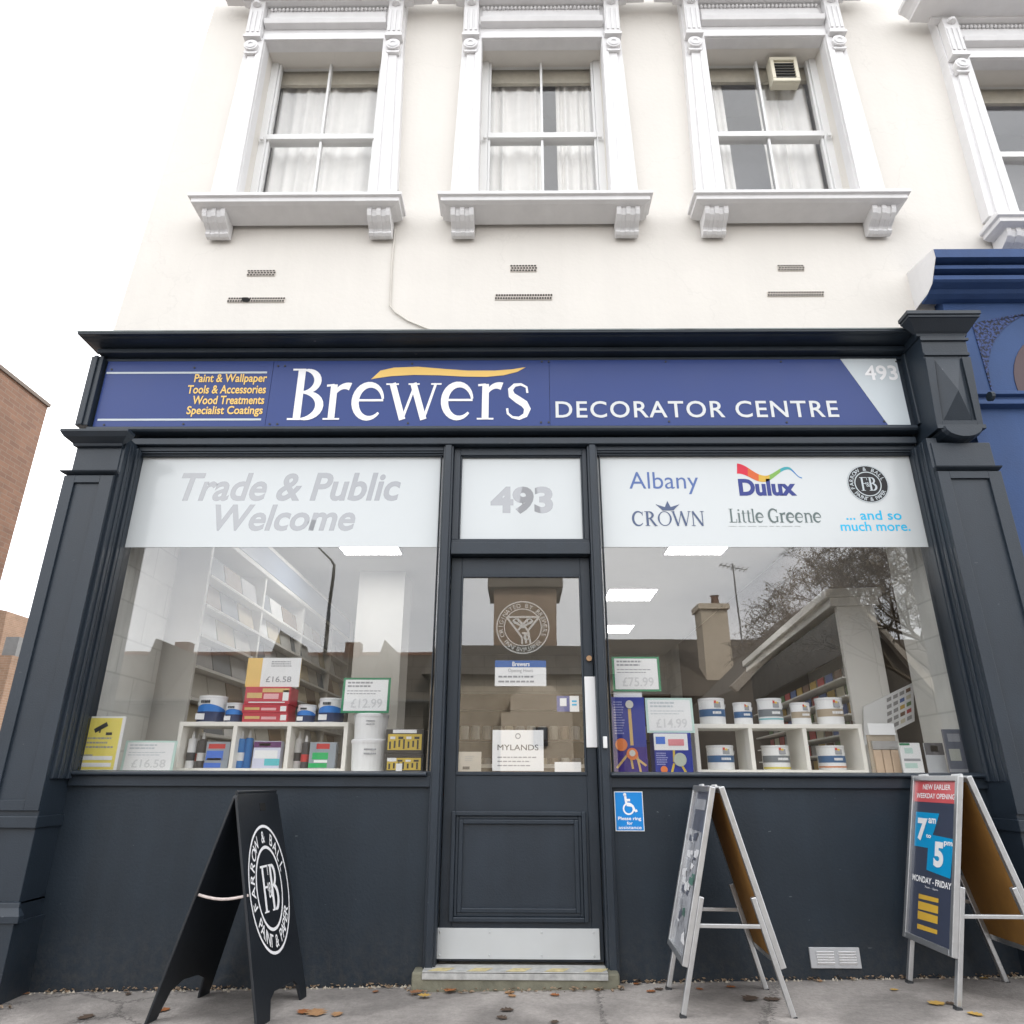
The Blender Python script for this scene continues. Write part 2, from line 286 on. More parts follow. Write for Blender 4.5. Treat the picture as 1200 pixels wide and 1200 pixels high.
def roundel(name, O, U, V, Nn, rad, m, parent, disc_m=None):
    if disc_m: disc(MB(), O, U, V, Nn, rad, .0004).build('badge', disc_m, parent)
    b = MB(); ring(b, O, U, V, Nn, rad*.97, rad*.045); ring(b, O, U, V, Nn, rad*.63, rad*.05)
    ring_text(b, 'FARROW & BALL', O, U, V, Nn, rad*.8, rad*.19, 196, 20); ring_text(b, 'PAINT & PAPER', O, U, V, Nn, rad*.8, rad*.19, 218, 330, True)
    Uu, Vv = Vec(U), Vec(V)
    serif_on(b, 'F', Vec(O)-Uu*rad*.4-Vv*rad*.36, Uu*rad*.42, Vv*rad*.5, Nn, .0014, 1.1)
    serif_on(b, 'B', Vec(O)+Uu*rad*.0-Vv*rad*.36, Uu*rad*.42, Vv*rad*.5, Nn, .0014, 1.1)
    text_on(b, '&', Vec(O)-Uu*rad*.1-Vv*rad*.16, Uu*rad*.17, Vv*rad*.24, Nn, .004)
    return b.build(name, m, parent)
X, Y_, Z = Vec((1, 0, 0)), Vec((0, 1, 0)), Vec((0, 0, 1)); OUT = Vec((0, -1, 0))
def lines(mb, box, y, rows, h=.25, seed=0):      # small print that cannot be read: rows of short dashes
    x0, x1, z0, z1 = box; rnd = random.Random(seed)
    for i in range(rows):
        z = z1-(z1-z0)*(i+.5)/rows; d = (z1-z0)/rows*h; x = x0
        e = x0+(x1-x0)*rnd.uniform(.72, 1)
        while x < e-1e-4:
            q = min(e, x+(x1-x0)*rnd.uniform(.04, .13)); mb.add([(x, y, z-d), (q, y, z-d), (q, y, z+d), (x, y, z+d)], [(0, 1, 2, 3)]); x = q+(x1-x0)*.022
    return mb
def slope(x): return .019*max(-5, min(5, x))
# ------------------------------------------------------------------ ground
def pavement_mat():
    m = mat('pavement_concrete', (.30, .276, .258), .85, .16, 5, .35, 90); t = m.node_tree; b = t.nodes['Principled BSDF']; n = t.nodes.new; l = t.links.new
    src = b.inputs['Base Color'].links[0].from_socket; g = n('ShaderNodeNewGeometry')
    z = n('ShaderNodeTexNoise'); z.inputs['Scale'].default_value = 42; z.inputs['Detail'].default_value = 9; z.inputs['Roughness'].default_value = .8; l(g.outputs['Position'], z.inputs['Vector'])
    r = n('ShaderNodeMapRange'); r.inputs[1].default_value = .3; r.inputs[2].default_value = .7; r.inputs[3].default_value = .72; r.inputs[4].default_value = 1.2; l(z.outputs['Fac'], r.inputs[0])
    z3 = n('ShaderNodeTexNoise'); z3.inputs['Scale'].default_value = 2.2; z3.inputs['Detail'].default_value = 5; l(g.outputs['Position'], z3.inputs['Vector'])
    r3 = n('ShaderNodeMapRange'); r3.inputs[1].default_value = .42; r3.inputs[2].default_value = .6; r3.inputs[3].default_value = .66; r3.inputs[4].default_value = 1.1; l(z3.outputs['Fac'], r3.inputs[0])
    vo = n('ShaderNodeTexVoronoi'); vo.feature = 'DISTANCE_TO_EDGE'; vo.inputs['Scale'].default_value = .5
    ad = n('ShaderNodeVectorMath'); ad.operation = 'MULTIPLY_ADD'; ad.inputs[1].default_value = (.16, .16, .16); l(z.outputs['Color'], ad.inputs[0]); l(g.outputs['Position'], ad.inputs[2]); l(ad.outputs[0], vo.inputs['Vector'])
    rc = n('ShaderNodeMapRange'); rc.inputs[1].default_value = .0015; rc.inputs[2].default_value = .005; rc.inputs[3].default_value = .4; rc.inputs[4].default_value = 1; l(vo.outputs['Distance'], rc.inputs[0])
    last = src
    for q in (r, r3, rc):
        v = n('ShaderNodeMix'); v.data_type = 'RGBA'; v.blend_type = 'MULTIPLY'; v.inputs[0].default_value = 1; l(last, v.inputs[6]); l(q.outputs[0], v.inputs[7]); last = v.outputs[2]
    l(last, b.inputs['Base Color']); return m
def sheet(name, m, xs, ys, dz, flat=False):
    b = MB(); vs = [(x, y, slope(x)+dz) for y in ys for x in xs]; k = len(xs)
    b.add(vs, [(j*k+i, j*k+i+1, (j+1)*k+i+1, (j+1)*k+i) for j in range(len(ys)-1) for i in range(k-1)])
    return b.build(name, m, kind='structure')
ASPH = mat('asphalt', (.11, .11, .112), .9, .2, 8, .3, 120)
XS = [-600, -40, -12, -5, 5, 12, 40, 600]
sheet('ground', mat('far_ground', (.25, .245, .23), .95, .2, .5), XS, [-600, -40, 40, 600], -.16)
sheet('road', ASPH, XS[1:-1], [-14, -10, -4.9], -.13)
bk = MB(); 
for i in range(len(XS)-3):
    a, c = XS[i+1], XS[i+2]
    bk.add([(a, -4.9, slope(a)-.2), (c, -4.9, slope(c)-.2), (c, -4.9, slope(c)+.003), (a, -4.9, slope(a)+.003), (a, -4.75, slope(a)+.003), (c, -4.75, slope(c)+.003)], [(0, 1, 2, 3), (3, 2, 5, 4)])
bk.build('kerb', mat('kerb_stone', (.25, .24, .23), .85, .12, 8, .2, 60), kind='structure')
sheet('pavement', pavement_mat(), XS[1:-1], [-4.75, -2, 0, 3, 20], 0)
b = MB()
for x in XS[1:-2]:
    pass
sheet('far_pavement', 'pavement_concrete', XS[1:-1], [-19, -14], .0)
b = MB()
for k in range(-18, 18): b.add([(k*2.6, -9.5, slope(k*2.6)-.126), (k*2.6+1.3, -9.5, slope(k*2.6+1.3)-.126), (k*2.6+1.3, -9.4, slope(k*2.6+1.3)-.126), (k*2.6, -9.4, slope(k*2.6)-.126)], [(0, 1, 2, 3)])
b.build('road_marking', WHITE, kind='structure')
# ------------------------------------------------------------------ white rendered upper building
upper = empty('rendered_building', 'cream rendered storey with three white sash windows above the charcoal shopfront', 'building')
WY = .05; ZT = 9.4
def wall_holes(name, m, x0, x1, z0, z1, y, holes, parent, batter=0, depth=.16, back=9):
    xs = sorted({x0, x1, *[h[0] for h in holes], *[h[1] for h in holes]}); zs = sorted({z0, z1, *[h[2] for h in holes], *[h[3] for h in holes]})
    b = MB(); vs = []; px = lambda x, z: x+(batter*(z-3.8) if x == x0 else 0)
    idx = {}
    for j, z in enumerate(zs):
        for i, x in enumerate(xs): idx[i, j] = len(vs); vs.append((px(x, z), y, z))
    fs = []
    for j in range(len(zs)-1):
        for i in range(len(xs)-1):
            cx, cz = (xs[i]+xs[i+1])/2, (zs[j]+zs[j+1])/2
            if any(h[0] < cx < h[1] and h[2] < cz < h[3] for h in holes): continue
            fs.append((idx[i, j], idx[i+1, j], idx[i+1, j+1], idx[i, j+1]))
    b.add(vs, fs)
    for a, c, d, e in holes:
        q = [(a, d), (c, d), (c, e), (a, e)]
        for i in range(4):
            p, r_ = q[i], q[(i+1) % 4]; b.add([(p[0], y, p[1]), (r_[0], y, r_[1]), (r_[0], y+depth, r_[1]), (p[0], y+depth, p[1])], [(3, 2, 1, 0)])
    b.add([(px(x0, z0), y, z0), (px(x0, z1), y, z1), (x0+batter*(z1-3.8), back, z1), (x0+batter*(z0-3.8), back, z0), (x1, y, z0), (x1, y, z1), (x1, back, z1), (x1, back, z0)], [(0, 1, 2, 3), (4, 7, 6, 5), (3, 2, 6, 7), (1, 5, 6, 2)])
    return b.build(name, m, parent)
WIN = [(-1.59, 5.03, 6.575), (.185, 5.03, 6.575), (1.99, 5.03, 6.575)]
wall_holes('wall', RENDERW, -2.81, 2.87, 3.3, ZT, WY, [(c-.49, c+.49, 5.0, 6.58) for c, _, _ in WIN], upper, .0587)
ROOM = mat('dim_room', (.45, .45, .48), .9, .05); CURT = mat('net_curtain', (.80, .78, .74), .9, .05, 12, streak=.16); PELM = mat('pelmet', (.56, .52, .43), .8, .1, 20)
def curtain(mb, x0, x1, z0, z1, y, seed):
    rnd = random.Random(seed); n = 60; ph = rnd.uniform(0, 6); vs = []
    for z, kk in ((z0, 1), (z1, .6)):
        for i in range(n+1):
            t = i/n; vs.append((x0+(x1-x0)*t, y+.018*kk*math.sin(t*(x1-x0)*(48+9*(seed % 5))+ph+2.4*math.sin(t*(5+seed % 7)+ph))+.01*math.sin(t*23+ph), z))
    mb.add(vs, [(i, i+1, n+2+i, n+1+i) for i in range(n)])
def scroll_bracket(mb, cx, w_, zt, proj, h, y):
    # console in profile: quarter scroll below a flat top, fluted front
    pr = [(0, 0), (-proj, 0), (-proj, -.25*h), (-proj*.93, -.42*h), (-proj*.72, -.58*h), (-proj*.42, -.72*h), (-proj*.36, -.8*h), (-proj*.4, -.9*h), (-proj*.28, -h), (-proj*.08, -h), (0, -.92*h)]
    for k, (a, c, s_) in enumerate(((-.5, -.3, 1), (-.3, -.1, .94), (-.1, .1, 1.0), (.1, .3, .94), (.3, .5, 1))):
        vs = [(cx+w_*q, y+p*s_, zt+z_) for q in (a, c) for p, z_ in pr]; n = len(pr)
        mb.add(vs, [tuple(range(n)), tuple(range(2*n-1, n-1, -1))]+[(i, i+n, (i+1) % n+n, (i+1) % n) for i in range(n)])
def flat_window(root, cx, zb, zt, idx, gl_x=.435, plain=False, curt=()):
    """surround, sill, sashes and what shows behind one upper window"""
    g0, g1, zb2, zt2 = cx-gl_x, cx+gl_x, zb+.09, zt-.02
    # architrave: battered outline, moulded in two steps
    s = MB()
    for (ob, ot, ib, it, yo) in ((.69, .645, .485, .485, -.03), (.64, .60, .50, .497, -.048), (.55, .535, .488, .488, -.06)):
        for sg in (-1, 1):
            q = [(cx+sg*ob, zb-.1), (cx+sg*ib, zb-.1), (cx+sg*it, zt), (cx+sg*ot, zt)]
            s.poly(q, yo, WY+.01)
    s.box(cx-.645, cx+.645, -.03, WY+.01, zt-.003, zt+.08); s.box(cx-.5, cx+.5, -.05, -.028, zt, zt+.07)
    s.loft([(.0, zt+.14), (.05, zt+.15), (.065, zt+.19), (.0, zt+.2)], cx-.5, cx+.5, -.03, 0, 0)
    s.box(cx-.645, cx+.645, -.028, WY+.01, zt+.08, zt+.62)
    s.box(cx-.485, cx+.485, -.05, -.027, zt+.23, zt+.3); s.box(cx-.485, cx+.485, -.04, -.027, zt+.31, zt+.34)
    for i in range(30):
        x = cx-.475+i*.0328; s.lathe([(.0, zt+.345), (.012, zt+.352), (.014, zt+.372), (.004, zt+.39)], x, -.04, 6)
    sur = s.build('window_surround', TRIM, root, bevel=.004)
    hd = MB(); hd.loft([(.02, zt+.40), (.05, zt+.41), (.05, zt+.43), (.2, zt+.435), (.2, zt+.46), (.22, zt+.49), (.25, zt+.52), (.27, zt+.53), (.27, zt+.57), (.0, zt+.6)], cx-.66, cx+.66, -.03)
    hd.build('window_hood', TRIM, sur, bevel=.003)
    for sg in (-1, 1):
        c = MB(); x = cx+sg*.575
        c.box(x-.06, x+.06, -.09, -.0285, zt+.0, zt+.399)
        c.box(x-.07, x+.07, -.10, -.0285, zt-.03, zt-.002)
        for k in (-.04, 0, .04): c.box(x+k-.01, x+k+.01, -.098, -.0905, zt+.03, zt+.28)
        pr = [(.055*math.cos(R(a)), .055*math.sin(R(a))) for a in range(0, 360, 24)]
        c.poly([(x+a*1.05, zt-.105+d) for a, d in pr], -.085, -.0285); ring(c, (x, -.086, zt-.105), X, Z, OUT, .03, .02, .004, 16)
        c.poly([(x-.045, zt-.185), (x+.045, zt-.185), (x+.06, zt-.162), (x-.06, zt-.162)], -.07, -.0285)
        c.lathe([(.0, zt+.32), (.035, zt+.335), (.035, zt+.36), (.0, zt+.375)], x, -.098, 10)
        c.build('corbel', TRIM, sur, bevel=.003)
    # sill and its brackets
    s = MB(); s.loft([(.0, zb-.32), (.16, zb-.29), (.19, zb-.278), (.19, zb-.248), (.21, zb-.24), (.21, zb-.214), (.0, zb-.18)], cx-.55, cx+.55, .02)
    s.box(cx-.7, cx+.7, -.1, WY+.02, zb-.215, zb-.135)
    sl = s.build('window_sill', TRIM, root, bevel=.004)
    for sg in (-1, 1):
        c = MB(); scroll_bracket(c, cx+sg*.59, .165, zb-.282, .16, .165, WY-.012); c.build('sill_bracket', TRIM, sl, bevel=.003)
    # sashes
    win = empty_part('window', root)
    f = MB(); ya, yb = .17, .215; zm = zb+.16+(zt-.19-zb)*.40
    f.box(cx-.492, g0, .155, .24, zb, zt+.1); f.box(g1, cx+.492, .155, .24, zb, zt+.1); f.box(g0, g1, .178, .24, zt2+.03, zt+.1); f.box(g0, g1, .15, .24, zb, zb2)
    f.box(g0+.001, g1-.001, ya-.02, yb+.02, zm-.02, zm+.033)
    f.box(g0+.001, g0+.02, ya, yb, zb2, zt2+.029); f.box(g1-.02, g1-.001, ya, yb, zb2, zt2+.029)
    if not plain: f.box(cx-.010, cx+.010, ya, yb, zb2+.001, zm-.026); f.box(cx-.010, cx+.010, ya, yb, zm+.041, zt2+.029)
    for sg in (-1, 1): f.box(cx+sg*(gl_x+.02)-.015, cx+sg*(gl_x+.02)+.015, .115, .14, zm-.06, zm-.03)
    f.build('sash_frame', SASH, win, bevel=.003)
    MB().box(g0+.005, g1-.005, .19, .194, zb2, zt2+.04).build('pane', UGLASS, win)
    r_ = MB(); r_.box(cx-.7, cx+.7, .95, 1.0, zb-.1, zt+.3); r_.box(cx-.72, cx-.7, .25, .95, zb-.1, zt+.3); r_.box(cx+.7, cx+.72, .25, .95, zb-.1, zt+.3); r_.box(cx-.7, cx+.7, .25, .95, zt+.3, zt+.32); r_.box(cx-.7, cx+.7, .26, .95, zb-.12, zb-.1)
    r_.build('room_lining', ROOM, win)
    MB().box(cx-.45, cx+.45, .26, .29, zt2-.10, zt2+.2).build('pelmet', PELM, win)
    for k, (a, c) in enumerate(curt):
        cc = MB(); curtain(cc, g0-.02+(2*gl_x+.04)*a, g0-.02+(2*gl_x+.04)*c, zb, zt2+.05, .33, idx*5+k); cc.build('curtain', CURT, win, smooth=True)
    return win
def empty_part(name, parent):
    o = bpy.data.objects.new(name, None); o.empty_display_size = .1; COL.objects.link(o); o.parent = parent; return o
flat_window(upper, *WIN[0], 0, curt=((0, 1),))
flat_window(upper, *WIN[1], 1, curt=((0, .51), (.64, 1)))
w3 = flat_window(upper, *WIN[2], 2, curt=((0, .22), (.53, 1)))
fan = MB(); x0, x1, z0, z1 = span(903, 69, 935, 97, .12)
fan.box(x0, x1, .1, .12, z0, z0+.035); fan.box(x0, x1, .1, .12, z1-.035, z1); fan.box(x0, x0+.03, .1, .12, z0+.035, z1-.035); fan.box(x1-.03, x1, .1, .12, z0+.035, z1-.035); fan.box(x0, x1, .12, .189, z0, z1)
fo = fan.build('extractor_fan', mat('aged_plastic', (.66, .62, .5), .5, .05), w3, bevel=.004)
gr = MB()
for k in range(6): gr.obox((0, .115, 0), X, Vec((0, .5, -.8)), Vec((0, .8, .5)), x0+.03, x1-.03, -.02, .02, 0, .003) if False else gr.box(x0+.032, x1-.032, .104, .119, z0+.045+k*(z1-z0-.09)/6, z0+.052+k*(z1-z0-.09)/6)
gr.build('fan_grille', DARKINK, w3)
VENT = mat('vent_terracotta', (.62, .57, .52), .85, .1, 30); HOLE = mat('vent_hole', (.04, .035, .03), .9, .1)
def air_vent(px0, py0, px1, py1, rows, n, root):
    x0, x1, z0, z1 = span(px0, py0, px1, py1, WY); v = MB(); v.box(x0, x1, WY-.006, WY+.02, z0, z1); o = v.build('air_brick', VENT, root, bevel=.003)
    h = MB(); dx = (x1-x0)/n; dz = (z1-z0)/rows
    for j in range(rows):
        for i in range(n):
            cx, cz = x0+dx*(i+.5+(.22 if j % 2 else -.1)), z0+dz*(j+.5); h.add([(cx-dx*.34, WY-.0085, cz-dz*.3), (cx+dx*.34, WY-.0085, cz-dz*.3), (cx+dx*.34, WY-.0085, cz+dz*.34), (cx-dx*.34, WY-.0085, cz+dz*.34)], [(0, 1, 2, 3)])
    h.build('vent_hole', HOLE, o)
    return o
for a in ((290, 317, 323, 324, 3, 9), (267, 349, 334, 355, 2, 22), (598, 311, 629, 319, 3, 9), (580, 345, 647, 352, 2, 22), (911, 311, 942, 318, 3, 9), (899, 342, 965, 348, 2, 22)): air_vent(*a, upper)
MB().poly([(at(a_, b_, WY).x, at(a_, b_, WY).z) for a_, b_ in ((283, 350), (285, 354.5), (291, 355), (294, 352), (291, 349.5), (286, 349.5))], WY-.0105, WY-.0086).build('broken_hole', mat('black_hole', (.004, .004, .004), .9), upper)
cb = MB(); cb.tube([at(463, 268, .04), at(459, 310, .04), at(457, 359, .04), at(463, 366, .04), at(478, 376, .04), at(500, 385, .04), at(515, 389, .04)], .006, 6)
cb.build('cable', mat('painted_cable', (.60, .57, .52), .7), upper, smooth=True)
# ------------------------------------------------------------------ neighbouring building with the blue front
BLUE = mat('blue_paint', (.034, .072, .185), .55, .12, 3, .1, 90, streak=.1, spec=.25)
nb = empty('neighbouring_building', 'white terrace house with a blue moulded ground floor adjoining the charcoal shopfront', 'building')
wall_holes('wall', RENDERW, 2.862, 8.5, 3.3, ZT, WY+.0012, [(3.56, 4.56, 4.79, 6.31)], nb)
flat_window(nb, 4.06, 4.82, 6.305, 3, gl_x=.45, plain=True)
c = MB(); c.loft([(0, 3.965), (.05, 3.968), (.085, 3.985), (.105, 4.005), (.16, 4.02), (.175, 4.03), (.175, 4.062), (.11, 4.066), (.11, 4.092), (.20, 4.096), (.20, 4.124), (.125, 4.128), (.125, 4.152), (.24, 4.156), (.24, 4.222), (.0, 4.27)], 2.745, 8.5, -.02, 0, 0); c.build('cornice', BLUE, nb)
c = MB(); c.add([(2.742, y, z) for y, z in ((WY, 3.975), (-.10, 3.985), (-.17, 4.015), (-.262, 4.152), (-.262, 4.225), (WY, 4.27))]+[(2.738, WY, 3.97), (2.738, WY, 4.28)], [(0, 1, 2, 3, 4, 5), (0, 6, 1), (6, 2, 1), (6, 7, 3, 2), (3, 7, 4), (4, 7, 5)]); c.build('cornice_end', TRIM, nb)
fr = MB(); fr.box(2.875, 8.5, -.03, WY+.002, -.15, 4.0); fr.build('facade', BLUE, nb)
st = MB(); st.loft([(.0, 3.15), (.05, 3.16), (.05, 3.19), (.03, 3.2), (.03, 3.22), (.06, 3.225), (.06, 3.25), (0, 3.26)], 2.876, 8.5, -.03, 0, 0); st.build('string_course', BLUE, nb, bevel=.003)
vm = mat('vermiculated_blue', (.018, .034, .105), .7, 1.0, 55, 1.0, 55)
for q in vm.node_tree.nodes:
    if q.type == 'MAP_RANGE' and q.inputs[1].default_value == .25: q.inputs[1].default_value, q.inputs[2].default_value, q.inputs[3].default_value, q.inputs[4].default_value = .46, .54, .18, 1.9
sp = MB(); cxa, cza, ra = 3.63, 3.33, .58
pts = [(3.035, 3.79)]+[(3.1+.5*i/8, 3.815+.085*math.sin(i/8*1.3)) for i in range(9)]+[(cxa+ra*math.cos(R(a)), cza+ra*math.sin(R(a))) for a in range(94, 186, 6)]+[(3.042, 3.28)]
sp.poly(pts, -.036, -.029); sp.build('spandrel', vm, nb)
ap = [(cxa+.42*math.cos(R(a)), cza+.42*math.sin(R(a))) for a in range(0, 360, 8)]
MB().poly(ap, -.034, -.0285).build('arch_panel', mat('maroon_panel', (.035, .006, .012), .4, .1), nb)
# ------------------------------------------------------------------ the shopfront
shop = empty('shopfront', 'charcoal painted wooden shopfront with two display windows and a central glazed door', 'shopfront')
XL, XR = -2.40, 2.46                       # glazing limits
ZS, ZG, ZB = .965, 2.85, 2.245             # sill, glass head, film bottom
# stall risers
for a, c, nm in ((-2.74, -.4755, 'stall_riser'), (.4875, 2.80, 'stall_riser')):
    s = MB(); s.box(a, c, 0, .12, -.12, ZS-.07); s.build(nm, PAINT2, shop)
for a, c in ((-2.41, -.475), (.465, 2.47)):
    s = MB(); s.box(a, c, -.022, .1, ZS-.07, ZS-.018); s.loft([(.0, ZS-.02), (.045, ZS-.016), (.05, ZS-.008), (.046, ZS), (.0, ZS+.006)], a+.02, c-.02, -.004, 0, 0); s.box(a, c, -.006, .04, ZS-.0175, ZS+.008); s.build('sill', PAINT, shop, bevel=.004)
# door posts and mullions
p = MB()
for a, c in ((-.475, -.412), (.425, .487)):
    p.box(a, c, -.03, .13, -.1, 2.9)
for a, c in ((-.463, -.424), (.437, .475)): p.box(a, c, -.045, -.029, -.1, 2.9)
p.build('door_post', PAINT, shop, bevel=.005)
tr = MB(); tr.box(-.411, .424, -.012, .12, 2.19, 2.262); tr.box(-.411, .424, .0, .1, 2.262, 2.285)
tr.box(-.411, -.37, 0, .1, 2.285, 2.895); tr.box(.395, .424, 0, .1, 2.285, 2.895); tr.box(-.37, .395, 0, .1, 2.845, 2.895)
tr.box(-.37, -.36, .012, .05, 2.285, 2.845); tr.box(.385, .395, .012, .05, 2.285, 2.845); tr.box(-.36, .385, .012, .05, 2.285, 2.293); tr.box(-.36, .385, .012, .05, 2.836, 2.845)
tr.build('transom_frame', PAINT, shop, bevel=.003)
# heads and side reveals of the display windows
for a, c in ((XL-.02, -.476), (.488, XR+.02)):
    h = MB(); h.box(a, c, -.02, .1, 2.868, 2.90); h.box(a, c, .0, .1, ZG-.005, 2.868); h.box(a, c, -.012, .02, 2.856, 2.868)
    h.build('window_head', PAINT, shop, bevel=.003)
    for xx in (a, c-.02):
        h = MB()
        if abs(xx) > 2: h.box(xx, xx+.02, -.001, .1, ZS+.008, ZG-.005)
        else: h.box(xx+(.014 if xx > 0 else -.0), xx+(.02 if xx > 0 else .006), .004, .1, ZS+.008, ZG-.005)
        h.build('window_jamb', PAINT, shop, bevel=.002)
for sg, xi in ((-1, XL), (1, XR)):
    rv = MB()
    for k in range(5): rv.box(*sorted((xi+sg*.0, xi+sg*(-.012-.0035*(k % 2)*2)+sg*.012*(1-k/4))), -.175+k*.035, -.152+k*.035, .93, 2.86)
    rv.box(*sorted((xi-sg*.002, xi+sg*.06)), -.18, .0, .93, 2.87)
    rv.build('reveal_moulding', PAINT, shop, bevel=.004)
# head beam below the sign
hb = MB()
hb.box(XL-.05, XR+.02, -.05, .1, 2.90, 2.945); hb.box(XL-.05, XR+.02, -.0, .1, 2.945, 2.975)
hb.loft([(.04, 2.972), (.075, 2.978), (.085, 2.992), (.08, 3.012), (.03, 3.022)], -2.74, XR+.03, -.0, 0, 0)
hb.build('head_beam', PAINT, shop, bevel=.004)
# fascia box, its frame, the cornice
fb = MB(); fb.box(-2.80, 2.53, -.035, .12, 3.018, 3.54)
fb.box(-2.815, -2.735, -.085, -.034, 3.02, 3.53); fb.box(-2.79, -2.765, -.098, -.084, 3.02, 3.53); fb.box(2.50, 2.545, -.085, -.034, 3.02, 3.53); fb.box(-2.735, 2.5, -.043, -.034, 3.524, 3.54)
fb.build('fascia', PAINT, shop, bevel=.005)
co = MB(); co.loft([(.04, 3.510), (.05, 3.512), (.05, 3.532), (.035, 3.535), (.035, 3.541), (.10, 3.544), (.105, 3.548), (.105, 3.574), (.085, 3.577), (.085, 3.583), (.16, 3.588), (.19, 3.593), (.205, 3.599), (.226, 3.600), (.23, 3.603), (.23, 3.628), (.0, 3.640)], -2.715, 2.53, .0, .55, 0)
co.build('cornice', PAINT, shop, bevel=.002)
ld = MB(); ld.loft([(.234, 3.616), (.235, 3.624), (.02, 3.643), (.0, 3.643)], -2.715, 2.53, .0, .55, 0)
ld.build('lead_flashing', mat('lead', (.20, .23, .23), .6, .35, 6, .2, 30), shop)
# pilasters
def pilaster(x0, x1, ztop, capz, root):
    f = -.2; pl = MB()
    pl.box(x0, x1, f, .12, .36, capz-.255); pl.box(x0+.015, x1-.0, f+.012, .12, capz-.237, capz-.07)
    body = pl.build('pilaster', PAINT, root, bevel=.004)
    # raised stiles round a sunken panel
    q = MB(); m0, m1 = x0+.065, x1-.075; zt_, zb_ = capz-.315, .80
    q.box(x0-.002, m0, f-.014, f+.003, .78, zt_+.045); q.box(m1, x1+.002, f-.014, f+.003, .78, zt_+.045); q.box(m0, m1, f-.014, f+.003, zt_, zt_+.045); q.box(m0, m1, f-.014, f+.003, .78, zb_+.03)
    q.build('panel_stile', PAINT, body, bevel=.002)
    nk = MB(); nk.loft([(.0, capz-.262), (.012, capz-.258), (.03, capz-.25), (.034, capz-.243), (.0, capz-.236)], x0, x1, f, .8 if x0 < 0 else .5, .8 if x0 < 0 else .15); nk.box(x0, x1, f, .1, capz-.262, capz-.236); nk.build('necking', PAINT, body)
    bs = MB(); bs.box(x0-.018, x1+.018, f-.03, .12, -.14, .29); bs.loft([(.0, .285), (.04, .288), (.04, .318), (.028, .335), (.016, .35), (.013, .372), (0, .375)], x0, x1, f, 1, 1); bs.box(x0, x1, f, .1, .285, .375); bs.build('plinth', PAINT, body, bevel=.004); MB().box(x0-.012, x1+.012, f-.022, .12, .7, .755).build('pedestal_rail', PAINT, body, bevel=.004)
    return body
pL = pilaster(-2.705, -2.415, 2.9, 2.885, shop)
cp = MB(); cp.loft([(.0, 2.808), (.012, 2.812), (.016, 2.826), (.03, 2.834), (.06, 2.852), (.075, 2.872), (.08, 2.878), (.08, 2.893), (.0, 2.9)], -2.69, -2.415, -.2, .8, .9); cp.box(-2.69, -2.415, -.2, .1, 2.808, 2.899); cp.build('capital', PAINT, pL)
pR = pilaster(2.462, 2.828, 2.9, 2.905, shop)
# console bracket above the second pilaster
cn = MB(); cx0, cx1 = 2.515, 2.795
cn.add([(x, y, z) for x in (cx0, cx1) for y, z in ((.1, 2.905), (-.205, 2.905), (-.265, 3.545), (.1, 3.545))], [(0, 1, 2, 3), (7, 6, 5, 4), (0, 4, 5, 1), (1, 5, 6, 2), (2, 6, 7, 3), (3, 7, 4, 0)])
con = cn.build('console', PAINT, shop, bevel=.004)
def cface(x, z, off=0): return (x, -.205-.06*(z-2.905)/.64-off, z)
t = MB()
def cplate(pts, th):
    n = len(pts); t.add([cface(x, z, th) for x, z in pts]+[cface(x, z, -.005) for x, z in pts], [tuple(range(n))]+[(i, i+n, (i+1) % n+n, (i+1) % n) for i in range(n)])
mxx = (cx0+cx1)/2
cplate([(cx0+.0, 3.40), (cx1-.0, 3.40), (cx1-.0, 3.42), (cx0+.0, 3.42)], .012)
cplate([(cx0, 2.93), (cx0+.035, 2.93), (cx0+.055, 3.385), (cx0, 3.385)], .014); cplate([(cx1-.035, 2.93), (cx1, 2.93), (cx1, 3.385), (cx1-.055, 3.385)], .014)
cplate([(cx0+.0355, 2.93), (cx1-.0355, 2.93), (cx1-.0365, 2.965), (cx0+.0365, 2.965)], .014)
a_ = cface(mxx, 3.14, .055); t.add([cface(cx0+.05, 2.967, .0), cface(cx1-.05, 2.967, .0), cface(cx1-.06, 3.38, .0), cface(cx0+.06, 3.38, .0), a_], [(0, 1, 4), (1, 2, 4), (2, 3, 4), (3, 0, 4)])
t.build('console_panel', PAINT, con, bevel=.002)
hbk = MB()
for k in range(9):
    a0, a1 = R(180+20*k), R(200+20*k)
    P = []
    for yy, rr in ((-.05, .125), (-.225, .125), (-.25, .11)):
        for aa in (a0, a1): P.append((mxx+rr*math.cos(aa), yy, 2.915+rr*.62*math.sin(aa)))
    hbk.add(P, [(0, 1, 3, 2), (2, 3, 5, 4)]); hbk.add([P[4], P[5], (mxx, -.25, 2.915)], [(0, 1, 2)])
hbk.box(cx0-.01, cx1+.0, -.24, .1, 2.905, 2.93)
hbk.build('scroll', PAINT, con)
cap = MB(); cap.loft([(.0, 3.535), (.012, 3.54), (.016, 3.556), (.03, 3.566), (.055, 3.588), (.09, 3.618), (.1, 3.622), (.1, 3.636), (.11, 3.639), (.11, 3.662), (.0, 3.67)], 2.505, 2.80, -.25, .9, .55); cap.box(2.505, 2.80, -.251, .1, 3.535, 3.669); cap.loft([(.0, 3.50), (.012, 3.503), (.012, 3.52), (0, 3.524)], cx0, cx1, -.262, .8, .8); cap.build('console_cap', PAINT, con)
MB().tube([(2.86, -.24, 3.12), (2.88, -.24, 3.12)], .03, 10).build('bolt', PAINT2, con)
